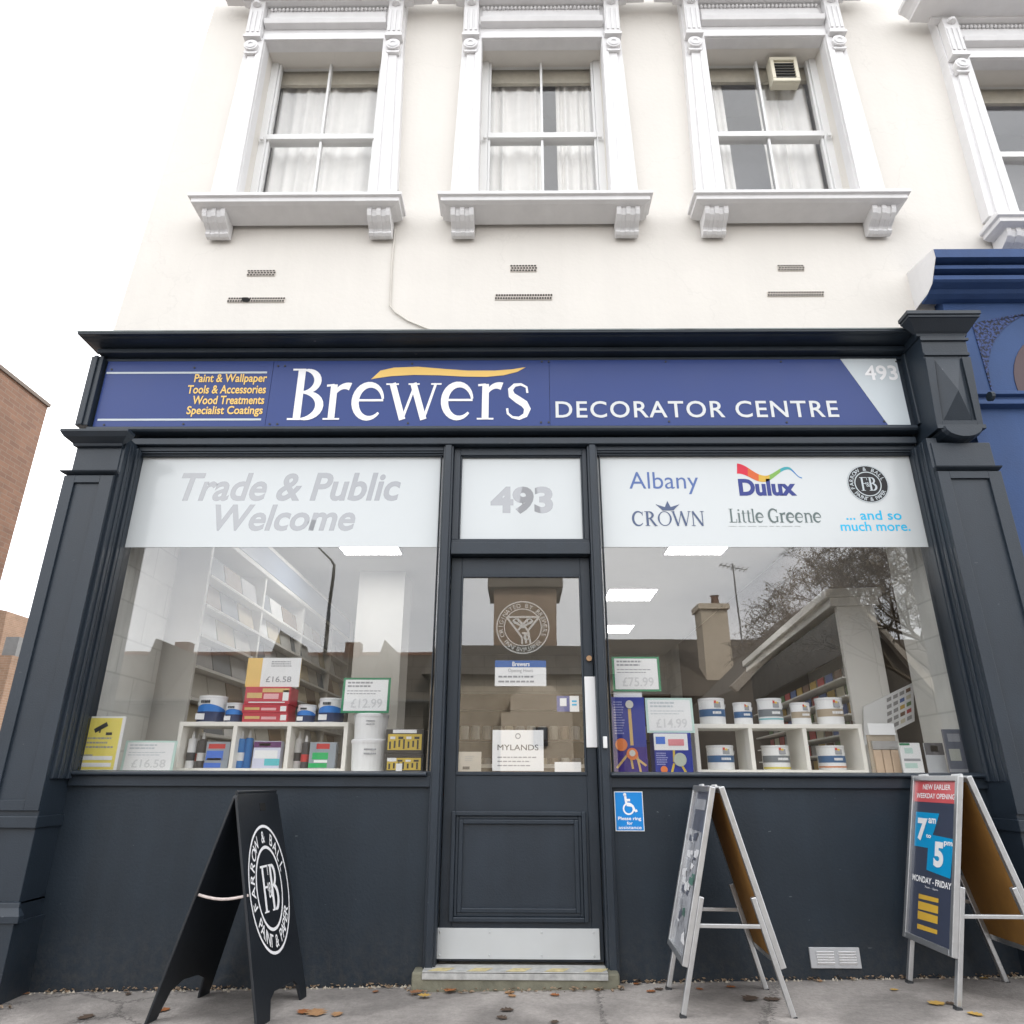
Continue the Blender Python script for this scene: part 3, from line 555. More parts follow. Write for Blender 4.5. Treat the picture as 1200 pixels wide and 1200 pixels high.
# glazing
for a, c in ((XL, -.477), (.489, XR)):
    g = MB().box(a, c, .03, .036, ZS, ZG).build('window_pane', GLASS, shop)
    MB().box(a+.002, c-.002, .0288, .0296, ZB, ZG-.001).build('frosted_film', FILM, g)
    if a < 0: GL = g
    else: GR = g
GT = MB().box(-.362, .387, .03, .036, 2.286, 2.844).build('transom_pane', GLASS, shop)
MB().box(-.360, .385, .0288, .0296, 2.295, 2.836).build('frosted_film', FILM, GT)
FY = .0284
def film_text(s, px, m, root, name='lettering', **k):
    b = MB(); text_xz(b, s, span(*px, .04), FY, **k); return b.build(name, m, root)
film_text('Trade & Public', (212, 555, 470, 588), CLEARCUT, GL, bold=.025, shear=.2)
film_text('Welcome', (251, 592, 417, 623), CLEARCUT, GL, bold=.025, shear=.2)
film_text('493', (575, 571, 648, 603), CLEARCUT, GT, bold=.045)
LB = mat('logo_blue', (.09, .15, .36), .6, .02); LN = mat('logo_navy', (.03, .045, .22), .6, .02); LG = mat('logo_green_grey', (.12, .16, .16), .6, .02); CY = mat('logo_cyan', (.0, .45, .75), .6, .02); LS = mat('logo_slate', (.08, .11, .2), .6, .02)
FY = .0278
film_text('Albany', (737, 554, 818, 580), LB, GR, bold=.0)
film_text('Dulux', (865, 562, 932, 582), LN, GR, bold=.045)
film_text("... and so", (990, 599, 1055, 610), CY, GR, bold=.012)
film_text("much more.", (984, 612, 1065, 623), CY, GR, bold=.012)
def film_serif(s, px, m):
    x0, x1, z0, z1 = span(*px, .04); b = MB(); serif_on(b, s, (x0, FY, z0), (x1-x0, 0, 0), (0, 0, (z1-z0)/1.42), OUT, 0, 1.15); return b.build('lettering', m, GR)
film_serif('CROWN', (740, 600, 826, 617), LS); film_serif('Little Greene', (853, 597, 962, 613), LG)
b = MB(); x0, x1, z0, z1 = span(853, 616, 962, 619, .04); lines(b, (x0, x1, z0, z1), FY, 1, .14, 3); b.build('lettering', mat('faint_print', (.42, .45, .45), .6), GR)
b = MB(); x0, x1, z0, z1 = span(768, 590, 796, 599, .04); b.poly([(x0, z1-.01), (x0+.03, z0+.012), (x0+.04, z0), (x1-.04, z0), (x1-.03, z0+.012), (x1, z1-.01), ((x0*.38+x1*.62), z0+.022), ((x0+x1)/2, z1+.012), ((x0*.62+x1*.38), z0+.022)], FY-.001, FY); b.build('crown_emblem', LS, GR)
cols = [(.62, .02, .05), (.62, .12, .03), (.6, .38, .05), (.2, .4, .08), (.05, .35, .4), (.04, .2, .5)]
def kint(t_, ks):
    for (a, p_), (b_, q_) in zip(ks, ks[1:]):
        if t_ <= b_+1e-6: u = (t_-a)/(b_-a); return p_+(q_-p_)*(.5-.5*math.cos(math.pi*u))
def sw_w(t_): return max(1.2, 12*(1-t_)**.9)
for i, cc in enumerate(cols):
    P = []
    for k in range(7):
        t_ = (i+k/6)/6; P.append((863+76*t_, kint(t_, ((0, 550), (.42, 562), (.78, 549.5), (1, 561))), sw_w(t_)))
    tp = [at(a, d-w_/2, .04) for a, d, w_ in P]; bt = [at(a, d+w_/2, .04) for a, d, w_ in P]
    b = MB(); n = len(P); b.add([(q.x, FY, q.z) for q in bt+tp], [(j, j+1, n+j+1, n+j) for j in range(n-1)]); b.build('logo_swoosh', mat('swoosh_hue_'+'abcdef'[i], cc, .6, .02), GR)
ctr = at(1016, 568, .04); ctr.y = FY
roundel('round_badge', ctr, X, Z, OUT, .127, PALE, GR, mat('badge_black', (.012, .012, .014), .6, .05))
# ------------------------------------------------------------------ door
door = empty_part('door', shop); dz0, dz1 = .085, 2.185
d = MB(); gy = .06
d.box(-.408, -.345, .05, .1, dz0, dz1); d.box(.365, .421, .05, .1, dz0, dz1); d.box(-.345, .365, .05, .1, 2.075, dz1); d.box(-.345, .365, .05, .1, dz0, .955)
d.build('door_leaf', PAINT, door, bevel=.003)
d = MB(); d.box(-.345, .365, .042, .05, .955, .972); d.box(-.345, -.335, .044, .07, .972, 2.075); d.box(.355, .365, .044, .07, .972, 2.075); d.box(-.335, .355, .044, .07, 2.063, 2.075); d.build('glazing_bead', PAINT, door, bevel=.002)
d = MB()
for a, e, q in ((0, .022, .03), (.022, .04, .042), (.04, .062, .036)):
    x0, x1, z0, z1 = -.36+a, .35-a, .26+a, .775-a; x2, x3, z2, z3 = -.36+e, .35-e, .26+e, .775-e
    d.box(x0, x2, q, .051, z0, z1); d.box(x3, x1, q, .051, z0, z1); d.box(x2, x3, q, .051, z3, z1); d.box(x2, x3, q, .051, z0, z2)
d.build('panel_moulding', PAINT, door, bevel=.004)
k = MB(); k.box(-.425, .40, .040, .0495, .098, .232)
for x in (-.40, -.15, .11, .37):
    for z in (.115, .215): k.lathe([(.0, z-.004), (.005, z-.004), (.005, z+.004), (0, z+.004)], x, .040, 8)
k.build('kick_plate', mat('kick_plate_steel', (.56, .58, .59), .4, .06, 3, metal=.25), door, bevel=.001)
GD = MB().box(-.336, .356, .058, .064, .97, 2.065).build('door_pane', GLASS, door)
x0, x1, z0, z1 = span(686, 793, 700, 876, .045)
MB().box(x0, x1, .038, .0495, z0, z1).build('push_plate', mat('push_plate_white', (.80, .80, .81), .3, .02), door, bevel=.002)
q = at(690, 772, .05); lk = MB(); lk.tube([(q.x, .03, q.z), (q.x, .05, q.z)], .016, 14); lk.build('lock', mat('brass', (.35, .22, .13), .35, .2, 30, metal=.9), door)
ETCH = mat('etched_vinyl', (.30, .31, .30), .7, .05)
o = Vec((.02, .0655, 1.765)); e = MB(); ring(e, o, X, Z, OUT, .152, .008); ring(e, o, X, Z, OUT, .108, .006); ring_text(e, 'ORIGINATED BY BREWERS', o, X, Z, OUT, .129, .026, 200, -20); ring_text(e, 'PAINT & WALLPAPER', o, X, Z, OUT, .129, .026, 222, 318, True)
for a, c_ in (((-.095, .06), (.095, .06)), ((-.095, .06), (-.005, -.06)), ((.095, .06), (.03, -.02)), ((-.06, .04), (0, .0)), ((.06, .04), (0, .0)), ((-.03, -.02), (.03, .05)), ((.03, -.02), (-.03, .05)), ((-.005, -.06), (-.005, -.1)), ((.03, -.02), (.045, -.1)), ((.01, -.03), (.02, -.095)), ((-.005, -.035), (.04, -.035))):
    ribbon(e, [a, c_], [.012, .012], o, X, Z, OUT, .001+.0003*random.random(), 0)
for a, c_ in ((-.04, .035), (.04, .035), (0, .01), (.02, -.06)): ring(e, o+X*a+Z*c_, X, Z, OUT, .014, .006, .0016, 14)
e.build('etched_emblem', ETCH, GD)
# doorstep and details on the shopfront
s = MB(); s.box(-.515, .475, -.105, .048, -.1, .072); stp = s.build('doorstep', CONC, shop, bevel=.008)
s = MB(); s.box(-.465, .42, -.112, -.1055, .044, .07); s.box(-.465, .42, -.112, .03, .0725, .078); s.build('step_nosing', mat('worn_nosing', (.40, .40, .39), .6, .3, 25, metal=.2), stp, bevel=.002)
s = MB()
for kx in range(5): x = -.44+kx*.185; s.add([(x, -.110, .0795), (x+.09, -.110, .0795), (x+.13, -.045, .0795), (x+.04, -.045, .0795)], [(0, 1, 2, 3)])
s.build('hazard_stripe', mat('hazard_yellow', (.50, .42, .22), .7, .35, 40), stp)
x0, x1, z0, z1 = span(949.6, 1110.5, 1008.5, 1135, -.01)
s = MB(); s.box(x0, x1, -.01, .002, z0, z1); vg = s.build('floor_vent', mat('vent_aluminium', (.50, .51, .53), .5, .05, 20, metal=.3), shop, bevel=.002)
s = MB()
for i in range(2):
    for j in range(5):
        xa = x0+.03+i*(x1-x0-.03)*.5; za = z0+.016+j*(z1-z0-.03)/5; s.obox((0, -.0115, za), X, Vec((0, -.35, .45)), Vec((0, .45, .35)), xa, xa+.085, 0, .022, 0, .004)
s.build('louvre', WHITE, vg)
q = at(709, 870, -.05); MB().box(q.x-.011, q.x+.011, -.062, -.046, q.z-.03, q.z+.03).build('bell_push', ALU2, shop, bevel=.003)
# ------------------------------------------------------------------ the sign board
sg = empty('shop_sign', 'long blue sign board with white serif lettering and a yellow swoosh above the windows', 'sign')
SY = -.048
for a, c in ((-2.722, -1.62), (-1.618, .195), (.197, 2.47)): pn = MB().box(a, c, SY, -.0345, 3.025, 3.522).build('sign_panel', NAVY, sg, bevel=.001)
def sx(px, py): q = at(px, py, SY); return q.x, q.z
b = MB(); P = [sx(984, 420.5), sx(1040.5, 497.5)]; b.poly([(P[0][0], 3.519), (P[1][0], 3.028), (2.467, 3.028), (2.467, 3.519)], SY-.002, SY-.0005); b.build('pale_corner', PALE, sg)
def sign_text(s, px, m, dy=.003, **k):
    b = MB(); text_xz(b, s, span(*px, SY), SY-dy, **k); b.build('lettering', m, sg)
for s_, px in (('Paint & Wallpaper', (228, 438.5, 313, 451)), ('Tools & Accessories', (220, 451.5, 312, 461.5)), ('Wood Treatments', (226, 464, 310, 474)), ('Specialist Coatings', (219, 476, 308, 488.5))): sign_text(s_, px, YELLOW, bold=.02)
b = MB(); x0, x1, z0, z1 = span(126, 435.5, 313, 438, SY); b.box(-2.715, x1, SY-.002, SY-.0005, z0, z0+.014); x0, x1, z0, z1 = span(120, 490.5, 306, 493, SY); b.box(-2.70, x1, SY-.002, SY-.0005, z0, z0+.014); b.build('rule_line', PALE, sg)
x0, x1, z0, z1 = span(338, 432, 625, 492, SY); b = MB(); serif_on(b, 'Brewers', (x0, SY, z0), (x1-x0, 0, 0), (0, 0, (z1-z0)/1.42), OUT, .002, 1.0); b.build('serif_lettering', WHITE, sg)
sign_text('DECORATOR CENTRE', (651, 470, 982, 489.5), mat('offwhite_vinyl', (.62, .64, .65), .4, .02), bold=.01, space=1.12)
sign_text('493', (1013, 428.5, 1051, 446), WHITE, dy=.004, bold=.02)
sw = [(435, 444.5), (446, 434.5), (462, 431), (490, 430), (520, 432.5), (548, 434.5), (580, 434.5), (600, 433), (616, 430.5), (606, 436), (590, 440), (570, 441.8), (545, 441.5), (515, 440), (485, 439.5), (458, 441), (444, 443)]
b = MB(); n = len(sw); b.poly([sx(*p_) for p_ in sw], SY-.0025, SY-.0005); b.build('swoosh', YELLOW, sg)
for px, py in ((131, 433), (228, 431), (326, 429), (334, 429), (483, 426.5), (635, 424), (643, 424), (780, 424), (915, 424), (1050, 424), (122, 498), (215, 497), (316, 497), (325, 497), (478, 496), (634, 495), (643, 495), (784, 494), (922, 495), (1036, 494)):
    x, z = sx(px, py); MB().tube([(x, SY-.004, z), (x, SY, z)], .007, 8).build('screw_head', DARKINK, sg)
# ------------------------------------------------------------------ shop interior
def struct(name, mb, m): return mb.build(name, m, kind='structure')
struct('shop_floor', MB().box(-2.72, 2.72, .12, 9, .0, .1), mat('shop_floor_vinyl', (.30, .28, .25), .5, .08))
struct('shop_ceiling', MB().box(-2.72, 2.72, .125, 9, 3.06, 3.12), mat('ceiling_tile', (.62, .61, .58), .85, .02))
wl = MB(); wl.box(-2.72, -2.66, .125, 9, .1, 3.06); wl.box(2.66, 2.72, .125, 9, .1, 3.06); wl.box(-2.66, 2.66, 8.9, 9, .1, 3.06); wl.box(-2.66, -2.43, .125, .75, .1, 3.06); wl.box(2.485, 2.66, .125, .55, .1, 3.06)
struct('shop_wall', wl, brick_mat('painted_blockwork', (.62, .62, .58), (.58, .58, .55), (.5, .5, .47), 2.3, 4.6, .25))
bd = MB(); bd.box(-2.43, -.43, .07, .62, ZS-.05, ZS-.001); bd.box(.44, 2.485, .07, .62, ZS-.05, ZS-.001)
bd.build('window_bed', MELA, shop)
lt = 0
LE = mat('light_diffuser', (1, .99, .97), .5, 0, emit=5)
for (x, y, lb) in ((-1.47, 2.45, 'ceiling light panel glowing above the wallpaper shelves'), (1.74, 2.45, 'ceiling light panel glowing just below the brand film'), (1.36, 4.4, 'ceiling light panel glowing second from the window'), (1.40, 6.5, 'ceiling light panel glowing deepest in the shop')):
    cl = empty('ceiling_light', lb, 'ceiling light', 'ceiling lights inside the shop')
    f = MB(); f.box(x-.30, x+.30, y-.3, y-.285, 3.04, 3.062); f.box(x-.30, x+.30, y+.285, y+.3, 3.04, 3.062); f.box(x-.30, x-.285, y-.285, y+.285, 3.04, 3.062); f.box(x+.285, x+.3, y-.285, y+.285, 3.04, 3.062); f.build('light_frame', WHITE, cl)
    MB().box(x-.284, x+.284, y-.284, y+.284, 3.045, 3.058).build('diffuser', LE, cl)
tp = MB(); tp.box(2.60, 2.655, .62, 7.5, .9, 3.0); tpo = tag(tp.build('dimming_panel', mat('dimming_brown', (.075, .058, .045), .7, .15, 3)), 'dark brown panelling added to dim the shop wall behind the colour chart', 'wall panel')  # dark board added so the bright side wall reads as less lit
# wallpaper and colour card shelving along the side wall
SHW = mat('shelf_white', (.70, .69, .65), .5, .03)
wr = empty('wallpaper_shelving', 'white shelving of pattern books running back along the blockwork wall', 'shelving')
f = MB(); f.box(-2.655, -2.62, .95, 5.4, 1.0, 2.62)
for yy in (.95, 2.1, 3.3, 4.5, 5.4): f.box(-2.62, -2.28, yy-.02, yy+.02, 1.0, 2.62)
f.box(-2.655, -2.25, .93, 5.42, 2.62, 2.9); f.build('carcass', SHW, wr, bevel=.004)
rnd = random.Random(3)
bc = [mat('book_'+n_, c_, .6, .1) for n_, c_ in (('grey', (.35, .35, .35)), ('stone', (.42, .4, .35)), ('slate', (.16, .18, .2)), ('sand', (.5, .43, .3)), ('white', (.6, .6, .58)), ('brown', (.2, .13, .07)))]
for zz in (1.0, 1.22, 1.44, 1.66, 1.88, 2.1, 2.32):
    MB().box(-2.62, -2.27, .971, 5.379, zz, zz+.02).build('shelf', SHW, wr)
    for k in range(12):
        y0 = 1.0+k*.36; MB().obox((-2.33, y0, zz+.022), Y_, Vec((-.25, 0, .97)), Vec((.97, 0, .25)), .01, .345, 0, .19, 0, .015).build('pattern_book', rnd.choice(bc), wr)
MB().box(-2.262, -2.245, 1.2, 5.2, 2.66, 2.86).build('header_panel', mat('header_bluegrey', (.26, .31, .40), .5, .05), wr)
cl = MB(); cl.box(-1.75, -1.25, 3.4, 3.9, .1, 3.06); tag(cl.build('column', WALLI), 'square white column standing in the shop behind the lamp post reflection', 'column')
sh = MB()
# long low shelf at the back with mixed boxes
bkr = empty('back_shelving', 'dark shelving of paint tins across the back of the shop', 'shelving')
f = MB(); f.box(-1.2, 2.6, 8.4, 8.45, .1, 2.3)
for zz in (.5, 1.0, 1.5, 2.0): f.box(-1.2, 2.6, 8.0, 8.4, zz, zz+.03)
f.build('shelf_frame', mat('dark_wood', (.06, .035, .018), .6, .2), bkr)
for zz in (.53, 1.03, 1.53):
    for k in range(20):
        c_ = rnd.choice(bc); MB().lathe([(.07, zz), (.075, zz+.2), (.06, zz+.22)], -1.1+k*.185, 8.2, 10).build('stored_tin', c_, bkr)
# colour display stand behind the second window
kd = empty('colour_display', 'tall display stand with a dark header and rows of colour cards behind the paint tins', 'display stand')
O = Vec((2.2, .8, 0)); U = Vec((.12, .993, 0)); Nn = Vec((-.993, .12, 0))
f = MB(); f.obox(O, U, Z, Nn, 0, 3.2, .1, 2.06, -.25, -.2); f.obox(O, U, Z, Nn, 0, .05, .1, 2.06, -.2, 0); f.obox(O, U, Z, Nn, -.02, 3.22, 2.06, 2.12, -.28, .04); f.obox(O, U, Z, Nn, -.04, 3.24, 2.12, 2.18, -.3, .07)
f.build('stand_frame', SHW, kd, bevel=.004)
f = MB(); f.obox(O, U, Z, Nn, .05, 3.2, 1.74, 2.03, -.02, .0); f.build('header_board', mat('dark_header', (.022, .02, .018), .5, .1), kd)
f = MB(); text_on(f, 'colour', O+U*1.9+Z*1.82+Nn*.002, U*-1.0, Z*.14, Nn, .001) if False else None
swc = [mat('swatch_'+n_, c_, .5, .05) for n_, c_ in (('red', (.45, .05, .05)), ('ochre', (.5, .33, .06)), ('green', (.12, .22, .08)), ('blue', (.08, .14, .35)), ('cream', (.6, .56, .42)), ('grey', (.3, .3, .3)), ('brown', (.17, .09, .05)))]
for j in range(6):
    f = MB(); f.obox(O, U, Z, Nn, .05, 3.2, .98+j*.12, .99+j*.12, -.18, .02); f.build('card_ledge', SHW, kd)
    for i in range(14): MB().obox(O+U*(.08+i*.22)+Z*(.992+j*.12), U, Vec((0, 0, 1)), Nn, 0, .17, 0, .085, -.06, -.055).build('colour_card', swc[(i*3+j*2+rnd.randrange(3)) % 7], kd)
# a fan of colour cards near the pier, a post and its round disc
fc = empty('colour_chart', 'slanted white colour chart with rows of bright paint swatches', 'chart')
A = at(1012, 828, .75); B_ = at(1070, 800, .75); C_ = at(1072, 845, .75); U = B_-A; V = (C_-B_)
f = MB(); f.obox(A, U, -V, OUT, 0, 1, -1, .0, -.01, 0); f.build('chart_board', CARD, fc)
for j in range(5):
    for i in range(6):
        if i > 1: MB().obox(A+OUT*.001, U, -V, OUT, .2+i*.13, .29+i*.13, -.9+j*.18, -.8+j*.18, 0, .002).build('swatch', swc[(i+j*2) % 7] if i > 3 else swc[5], fc)
ps = MB(); q = at(990, 745, 1.0); ps.lathe([(.03, .1), (.03, q.z-.02)], q.x, 1.0, 12); pst = tag(ps.build('display_post', ALU2), 'slim white post with a round disc on top behind the tins', 'post')
MB().tube([(q.x, .96, q.z), (q.x, 1.0, q.z)], .085, 24).build('disc', WHITE, pst)
# dark cabinet below and behind the display, and the counter
ct = empty('shop_counter', 'low dark counter standing deep inside the shop', 'counter'); MB().box(-1.0, 1.2, 4.6, 5.3, .1, 1.05).build('counter_body', 'dark_wood', ct); MB().box(-1.03, 1.23, 4.55, 5.33, 1.05, 1.09).build('worktop', SHW, ct)
# ------------------------------------------------------------------ goods in the windows
BED = ZS
def cubby(label, px0, px1, pyt, Y, divs, depth=.27):
    x0, x1, _, z1 = span(px0, pyt, px1, 903, Y); c = empty('cube_shelf', label, 'shelf unit')
    t_ = .024; f = MB(); f.box(x0, x1, Y, Y+depth, z1-t_, z1); f.box(x0, x1, Y, Y+depth, BED, BED+t_)
    f.build('shelf_board', MELA, c, bevel=.002)
    for px in divs:
        xa = at(px, 880, Y).x; xa = min(max(xa, x0+t_/2), x1-t_/2); MB().box(xa-t_/2, xa+t_/2, Y+.001, Y+depth-.001, BED+t_, z1-t_).build('divider', MELA, c, bevel=.002)
    return x0, x1, z1
cL = cubby('white cube shelf holding adhesive cartridges and filler packs behind the window', 206, 406, 846, .30, (190, 272, 336, 420))
cR = cubby('white cube shelf holding three banded paint tins behind the window', 815, 1014, 848.5, .30, (700, 882, 946, 1100))
def tin(label, px0, px1, pyb, pyt, Y, zbase, wrap, style, group):
    x0, x1, z0, z1 = span(px0, pyt, px1, pyb, Y); h = z1-z0; r_ = (x1-x0)/2; cx = (x0+x1)/2; z = zbase
    root = empty('paint_tin', label, 'paint tin', group); cy = Y+r_
    MB().lathe([(r_*.97, z), (r_, z+.006), (r_, z+h*.93), (r_*.95, z+h*.94)], cx, cy, 28).build('can', CARD, root, smooth=False)
    MB().lathe([(r_*1.02, z+h*.9), (r_*1.03, z+h*.94), (r_*1.02, z+h), (r_*.9, z+h*1.0)], cx, cy, 28).build('lid', mat('tin_lid', (.70, .71, .72), .35, .02), root)
    n = 28; s_ = MB(); rr = r_*1.012
    def band(a, e, m, wob=0, nm='label_band'):
        b_ = MB(); vs = []
        for j in range(n+1):
            th = math.pi+math.pi*j/n; o_ = wob*math.sin(j/n*math.pi)
            vs += [(cx+rr*math.cos(th), cy+rr*math.sin(th), z+h*a), (cx+rr*math.cos(th), cy+rr*math.sin(th), z+h*(e+o_))]
        b_.add(vs, [(2*j, 2*j+2, 2*j+3, 2*j+1) for j in range(n)]); b_.build(nm, m, root)
    if style == 'swoosh':
        band(.03, .42, wrap, .22); rr = r_*1.02; band(.40, .46, mat('tin_bright_blue', (.03, .2, .6), .4), .22)
        t_ = MB(); lines(t_, (cx-r_*.5, cx+r_*.35, z+h*.7, z+h*.84), cy-r_*1.03, 1, .4, int(px0)); t_.build('print', DARKINK, root)
        t_ = MB(); t_.box(cx-r_*.75, cx-r_*.1, cy-r_*1.06, cy-r_*1.0, z+h*.1, z+h*.32); t_.build('tin_panel', CARD, root)
    else:
        band(.30, .58, wrap); t_ = MB(); t_.box(cx-r_*.05, cx+r_*.45, cy-r_*1.045, cy-r_*.98, z+h*.63, z+h*.84); t_.build('print', INK, root)
        t_ = MB(); t_.box(cx-r_*.05, cx+r_*.12, cy-r_*1.05, cy-r_*1.046, z+h*.8, z+h*.9); t_.build('dot', mat('dot_red', (.6, .05, .03), .5), root); t_ = MB(); t_.box(cx+r_*.13, cx+r_*.3, cy-r_*1.05, cy-r_*1.046, z+h*.78, z+h*.86); t_.build('dot', mat('dot_yellow', (.7, .5, .05), .5), root)
        t_ = MB(); lines(t_, (cx-r_*.2, cx+r_*.6, z+h*.38, z+h*.5), cy-r_*1.045, 1, .4, int(px0)); t_.build('print', CARD, root)
        if style == 'yellow': rr = r_*1.02; band(.04, .12, mat('tin_yellow', (.65, .55, .08), .5))
        if style == 'orange': rr = r_*1.02; band(.10, .16, mat('tin_orange', (.6, .2, .06), .5))
        if style == 'aqua': rr = r_*1.02; band(.18, .24, mat('tin_aqua', (.2, .5, .55), .5))
    hd = MB(); hd.tube([(cx+r_*1.03*math.cos(a), cy-r_*.2-r_*.9*math.sin(a)*.35, z+h*.78-r_*.75*math.sin(a)) for a in [math.pi*k/10 for k in range(11)]], .0022, 5); hd.build('wire_handle', ALU, root)
    return root
TN = mat('tin_navy', (.012, .03, .10), .4); TB = mat('tin_blue', (.02, .10, .25), .4); TG = mat('tin_grey', (.16, .18, .2), .4); TBG = mat('tin_beige', (.38, .31, .22), .4)
zl, zr = cL[2], cR[2]; g1 = 'navy swoosh paint tins on the cube shelf'; g2 = 'banded white paint tins in the window'
tin('larger navy swoosh paint tin at the end of the cube shelf nearest the yellow notice', 227, 258, 845, 813.5, .33, zl, TN, 'swoosh', g1)
tin('small navy swoosh paint tin touching the red boxes on the side of the yellow notice', 261, 283, 845, 822, .33, zl, TN, 'swoosh', g1)
tin('small navy swoosh paint tin just past the red boxes towards the door', 346, 367, 845, 824, .33, zl, TN, 'swoosh', g1)
tin('larger navy swoosh paint tin beside the green framed price card', 370.5, 400, 845, 816, .33, zl, TN, 'swoosh', g1)
tin('blue banded paint tin on the shelf end beside the pale framed price card', 823, 853, 848, 817, .33, zr, TB, 'plain', g2)
tin('small blue banded paint tin between two larger tins on the shelf top', 863, 884, 848, 822, .33, zr, TB, 'plain', g2)
tin('grey and aqua banded paint tin in the middle of the shelf top', 893, 921, 848, 817, .33, zr, TG, 'aqua', g2)
tin('small beige banded paint tin on the shelf top', 931, 953, 848, 822, .33, zr, TBG, 'plain', g2)
tin('large beige banded paint tin on the shelf end nearest the swatch chart', 963, 993, 848, 816, .33, zr, TBG, 'plain', g2)
zi = BED+.024
tin('blue banded paint tin inside the compartment nearest the door', 833, 864, 903, 874, .36, zi, TB, 'plain', g2)
tin('grey banded paint tin with a yellow foot in the middle compartment', 899, 930, 903, 874, .36, zi, TG, 'yellow', g2)
tin('blue banded paint tin with an orange stripe in the last compartment', 965, 996, 903, 874, .36, zi, TB, 'orange', g2)
def boxy(name, label, cat, px, Y, depth, z0, m, group=None, bevel=.002):
    x0, x1, za, zb_ = span(*px, Y); root = empty(name, label, cat, group); h = zb_-za
    MB().box(x0, x1, Y, Y+depth, z0, z0+h).build('carton', m, root, bevel=bevel); return root, x0, x1, z0, z0+h
def patch(root, x0, x1, z0, z1, u0, u1, v0, v1, Y, m, nm='print', lift=.001):
    MB().box(x0+(x1-x0)*u0, x0+(x1-x0)*u1, Y-lift, Y-.0003, z0+(z1-z0)*v0, z0+(z1-z0)*v1).build(nm, m, root)
RED = mat('box_red', (.50, .04, .06), .45, .05); GOLD = mat('print_gold', (.62, .42, .16), .5); ORANGE = mat('print_orange', (.75, .2, .05), .5)
zc = zl
for k, lb in enumerate(('lowest red tool box in the stack on the cube shelf', 'middle red tool box in the stack on the cube shelf', 'large red tool box on top of the two flat red boxes')):
    hh = ((0, 10.5), (10.5, 20.5), (20.5, 41))[k]
    r_, x0, x1, z0, z1 = boxy('red_box', lb, 'box', (284-(k == 2)*-3, 845-hh[1], 337+(k == 2)*3, 845-hh[0]), .31, .16, zc, RED, 'red boxes on the cube shelf'); zc = z1+.001
    patch(r_, x0, x1, z0, z1, .05, .38, .35, .65, .31, GOLD); patch(r_, x0, x1, z0, z1, .42, .75, .3, .6, .31, mat('print_pink', (.75, .4, .42), .5)); patch(r_, x0, x1, z0, z1, .84, .97, .2, .8, .31, CARD)
    if k == 2: patch(r_, x0, x1, z0, z1, .38, .97, .68, .9, .31, GOLD); patch(r_, x0, x1, z0, z1, .1, .9, .08, .14, .31, CARD)
def price_card(label, px, Y, z0, price, border, extra=None, lean=.05, pale=False):
    x0, x1, za, zb_ = span(*px, Y); h = zb_-za; w_ = x1-x0; root = empty('price_card', label, 'price card', 'price cards in the windows')
    V = Vec((0, lean, 1)).normalized(); Nn = Vec((0, -1, lean)).normalized(); O = Vec((x0, Y, z0))
    MB().obox(O, X, V, Nn, 0, w_, 0, h, -.004, 0).build('card_sheet', border, root)
    MB().obox(O, X, V, Nn, w_*.05, w_*.95, h*.06, h*.94, .0003, .0015).build('card_face', CARD, root)
    b = MB()
    for j, (u1, v) in enumerate(((.62, .86), (.58, .76), (.8, .62), (.7, .54))):
        u = .1; q = random.Random(j+int(px[0]))
        while u < u1: e = min(u1, u+q.uniform(.04, .1)); b.obox(O, X, V, Nn, w_*u, w_*e, h*(v-.03 if j < 2 else v-.012), h*(v+.02 if j < 2 else v+.012), .0016, .002); u = e+.014
    b.build('print', INK if not pale else PALE, root)
    b = MB(); text_on(b, price, O+X*w_*.2+V*h*.14, X*w_*.65, V*h*.26, Nn, .003, bold=.01); b.build('price', mat('price_grey', (.62, .63, .64), .6), root)
    return root
GREENB = mat('card_green', (.02, .22, .10), .5); PALEB = mat('card_pale_green', (.5, .68, .62), .5)
yc, x0, x1, z0, z1 = boxy('card_backing', 'yellow and white price card standing on top of the red boxes', 'price card', (289, 770, 352, 804), .33, .012, zc, mat('backing_yellow', (.78, .52, .16), .5), 'price cards in the windows')
patch(yc, x0, x1, z0, z1, .28, 1.0, 0, 1, .33, CARD, 'card_face', .002)
b = MB(); text_xz(b, '£16.58', (x0+(x1-x0)*.38, x0+(x1-x0)*.85, z0+(z1-z0)*.16, z0+(z1-z0)*.36), .3275, bold=.01); b.build('price', INK, yc)
b = MB(); lines(b, (x0+(x1-x0)*.45, x0+(x1-x0)*.85, z0+(z1-z0)*.68, z0+(z1-z0)*.9), .3275, 3, .25, 5); b.build('print', INK, yc)
# bucket stack with its card
zc = BED
for k, (p0, p1, pb, pt, lb) in enumerate(((407, 450, 903, 863, 'lower white plastic bucket in the stack of two'), (411, 451, 863, 833, 'upper white plastic bucket under the green framed price card'))):
    x0, x1, z0, z1 = span(p0, pt, p1, pb, .22); r_ = (x1-x0)/2; cx = (x0+x1)/2; h = z1-z0
    root = empty('bucket', lb, 'bucket', 'white buckets beside the cube shelf'); cy = .22+r_
    MB().lathe([(r_*.92, zc), (r_, zc+h*.9), (r_*.97, zc+h*.9)], cx, cy, 28).build('bucket_body', CARD, root, smooth=False)
    MB().lathe([(r_*1.03, zc+h*.88), (r_*1.04, zc+h*.97), (r_*.98, zc+h)], cx, cy, 28).build('lid', WHITE, root)
    b = MB(); lines(b, (cx-r_*.1, cx+r_*.6, zc+h*.5, zc+h*.75), cy-r_*1.005, 2, .2, k); b.build('print', INK, root)
    zc += h+.001
price_card('green framed price card standing on the white bucket stack', (401, 790, 457, 831.5), .24, zc, '£12.99', GREENB)
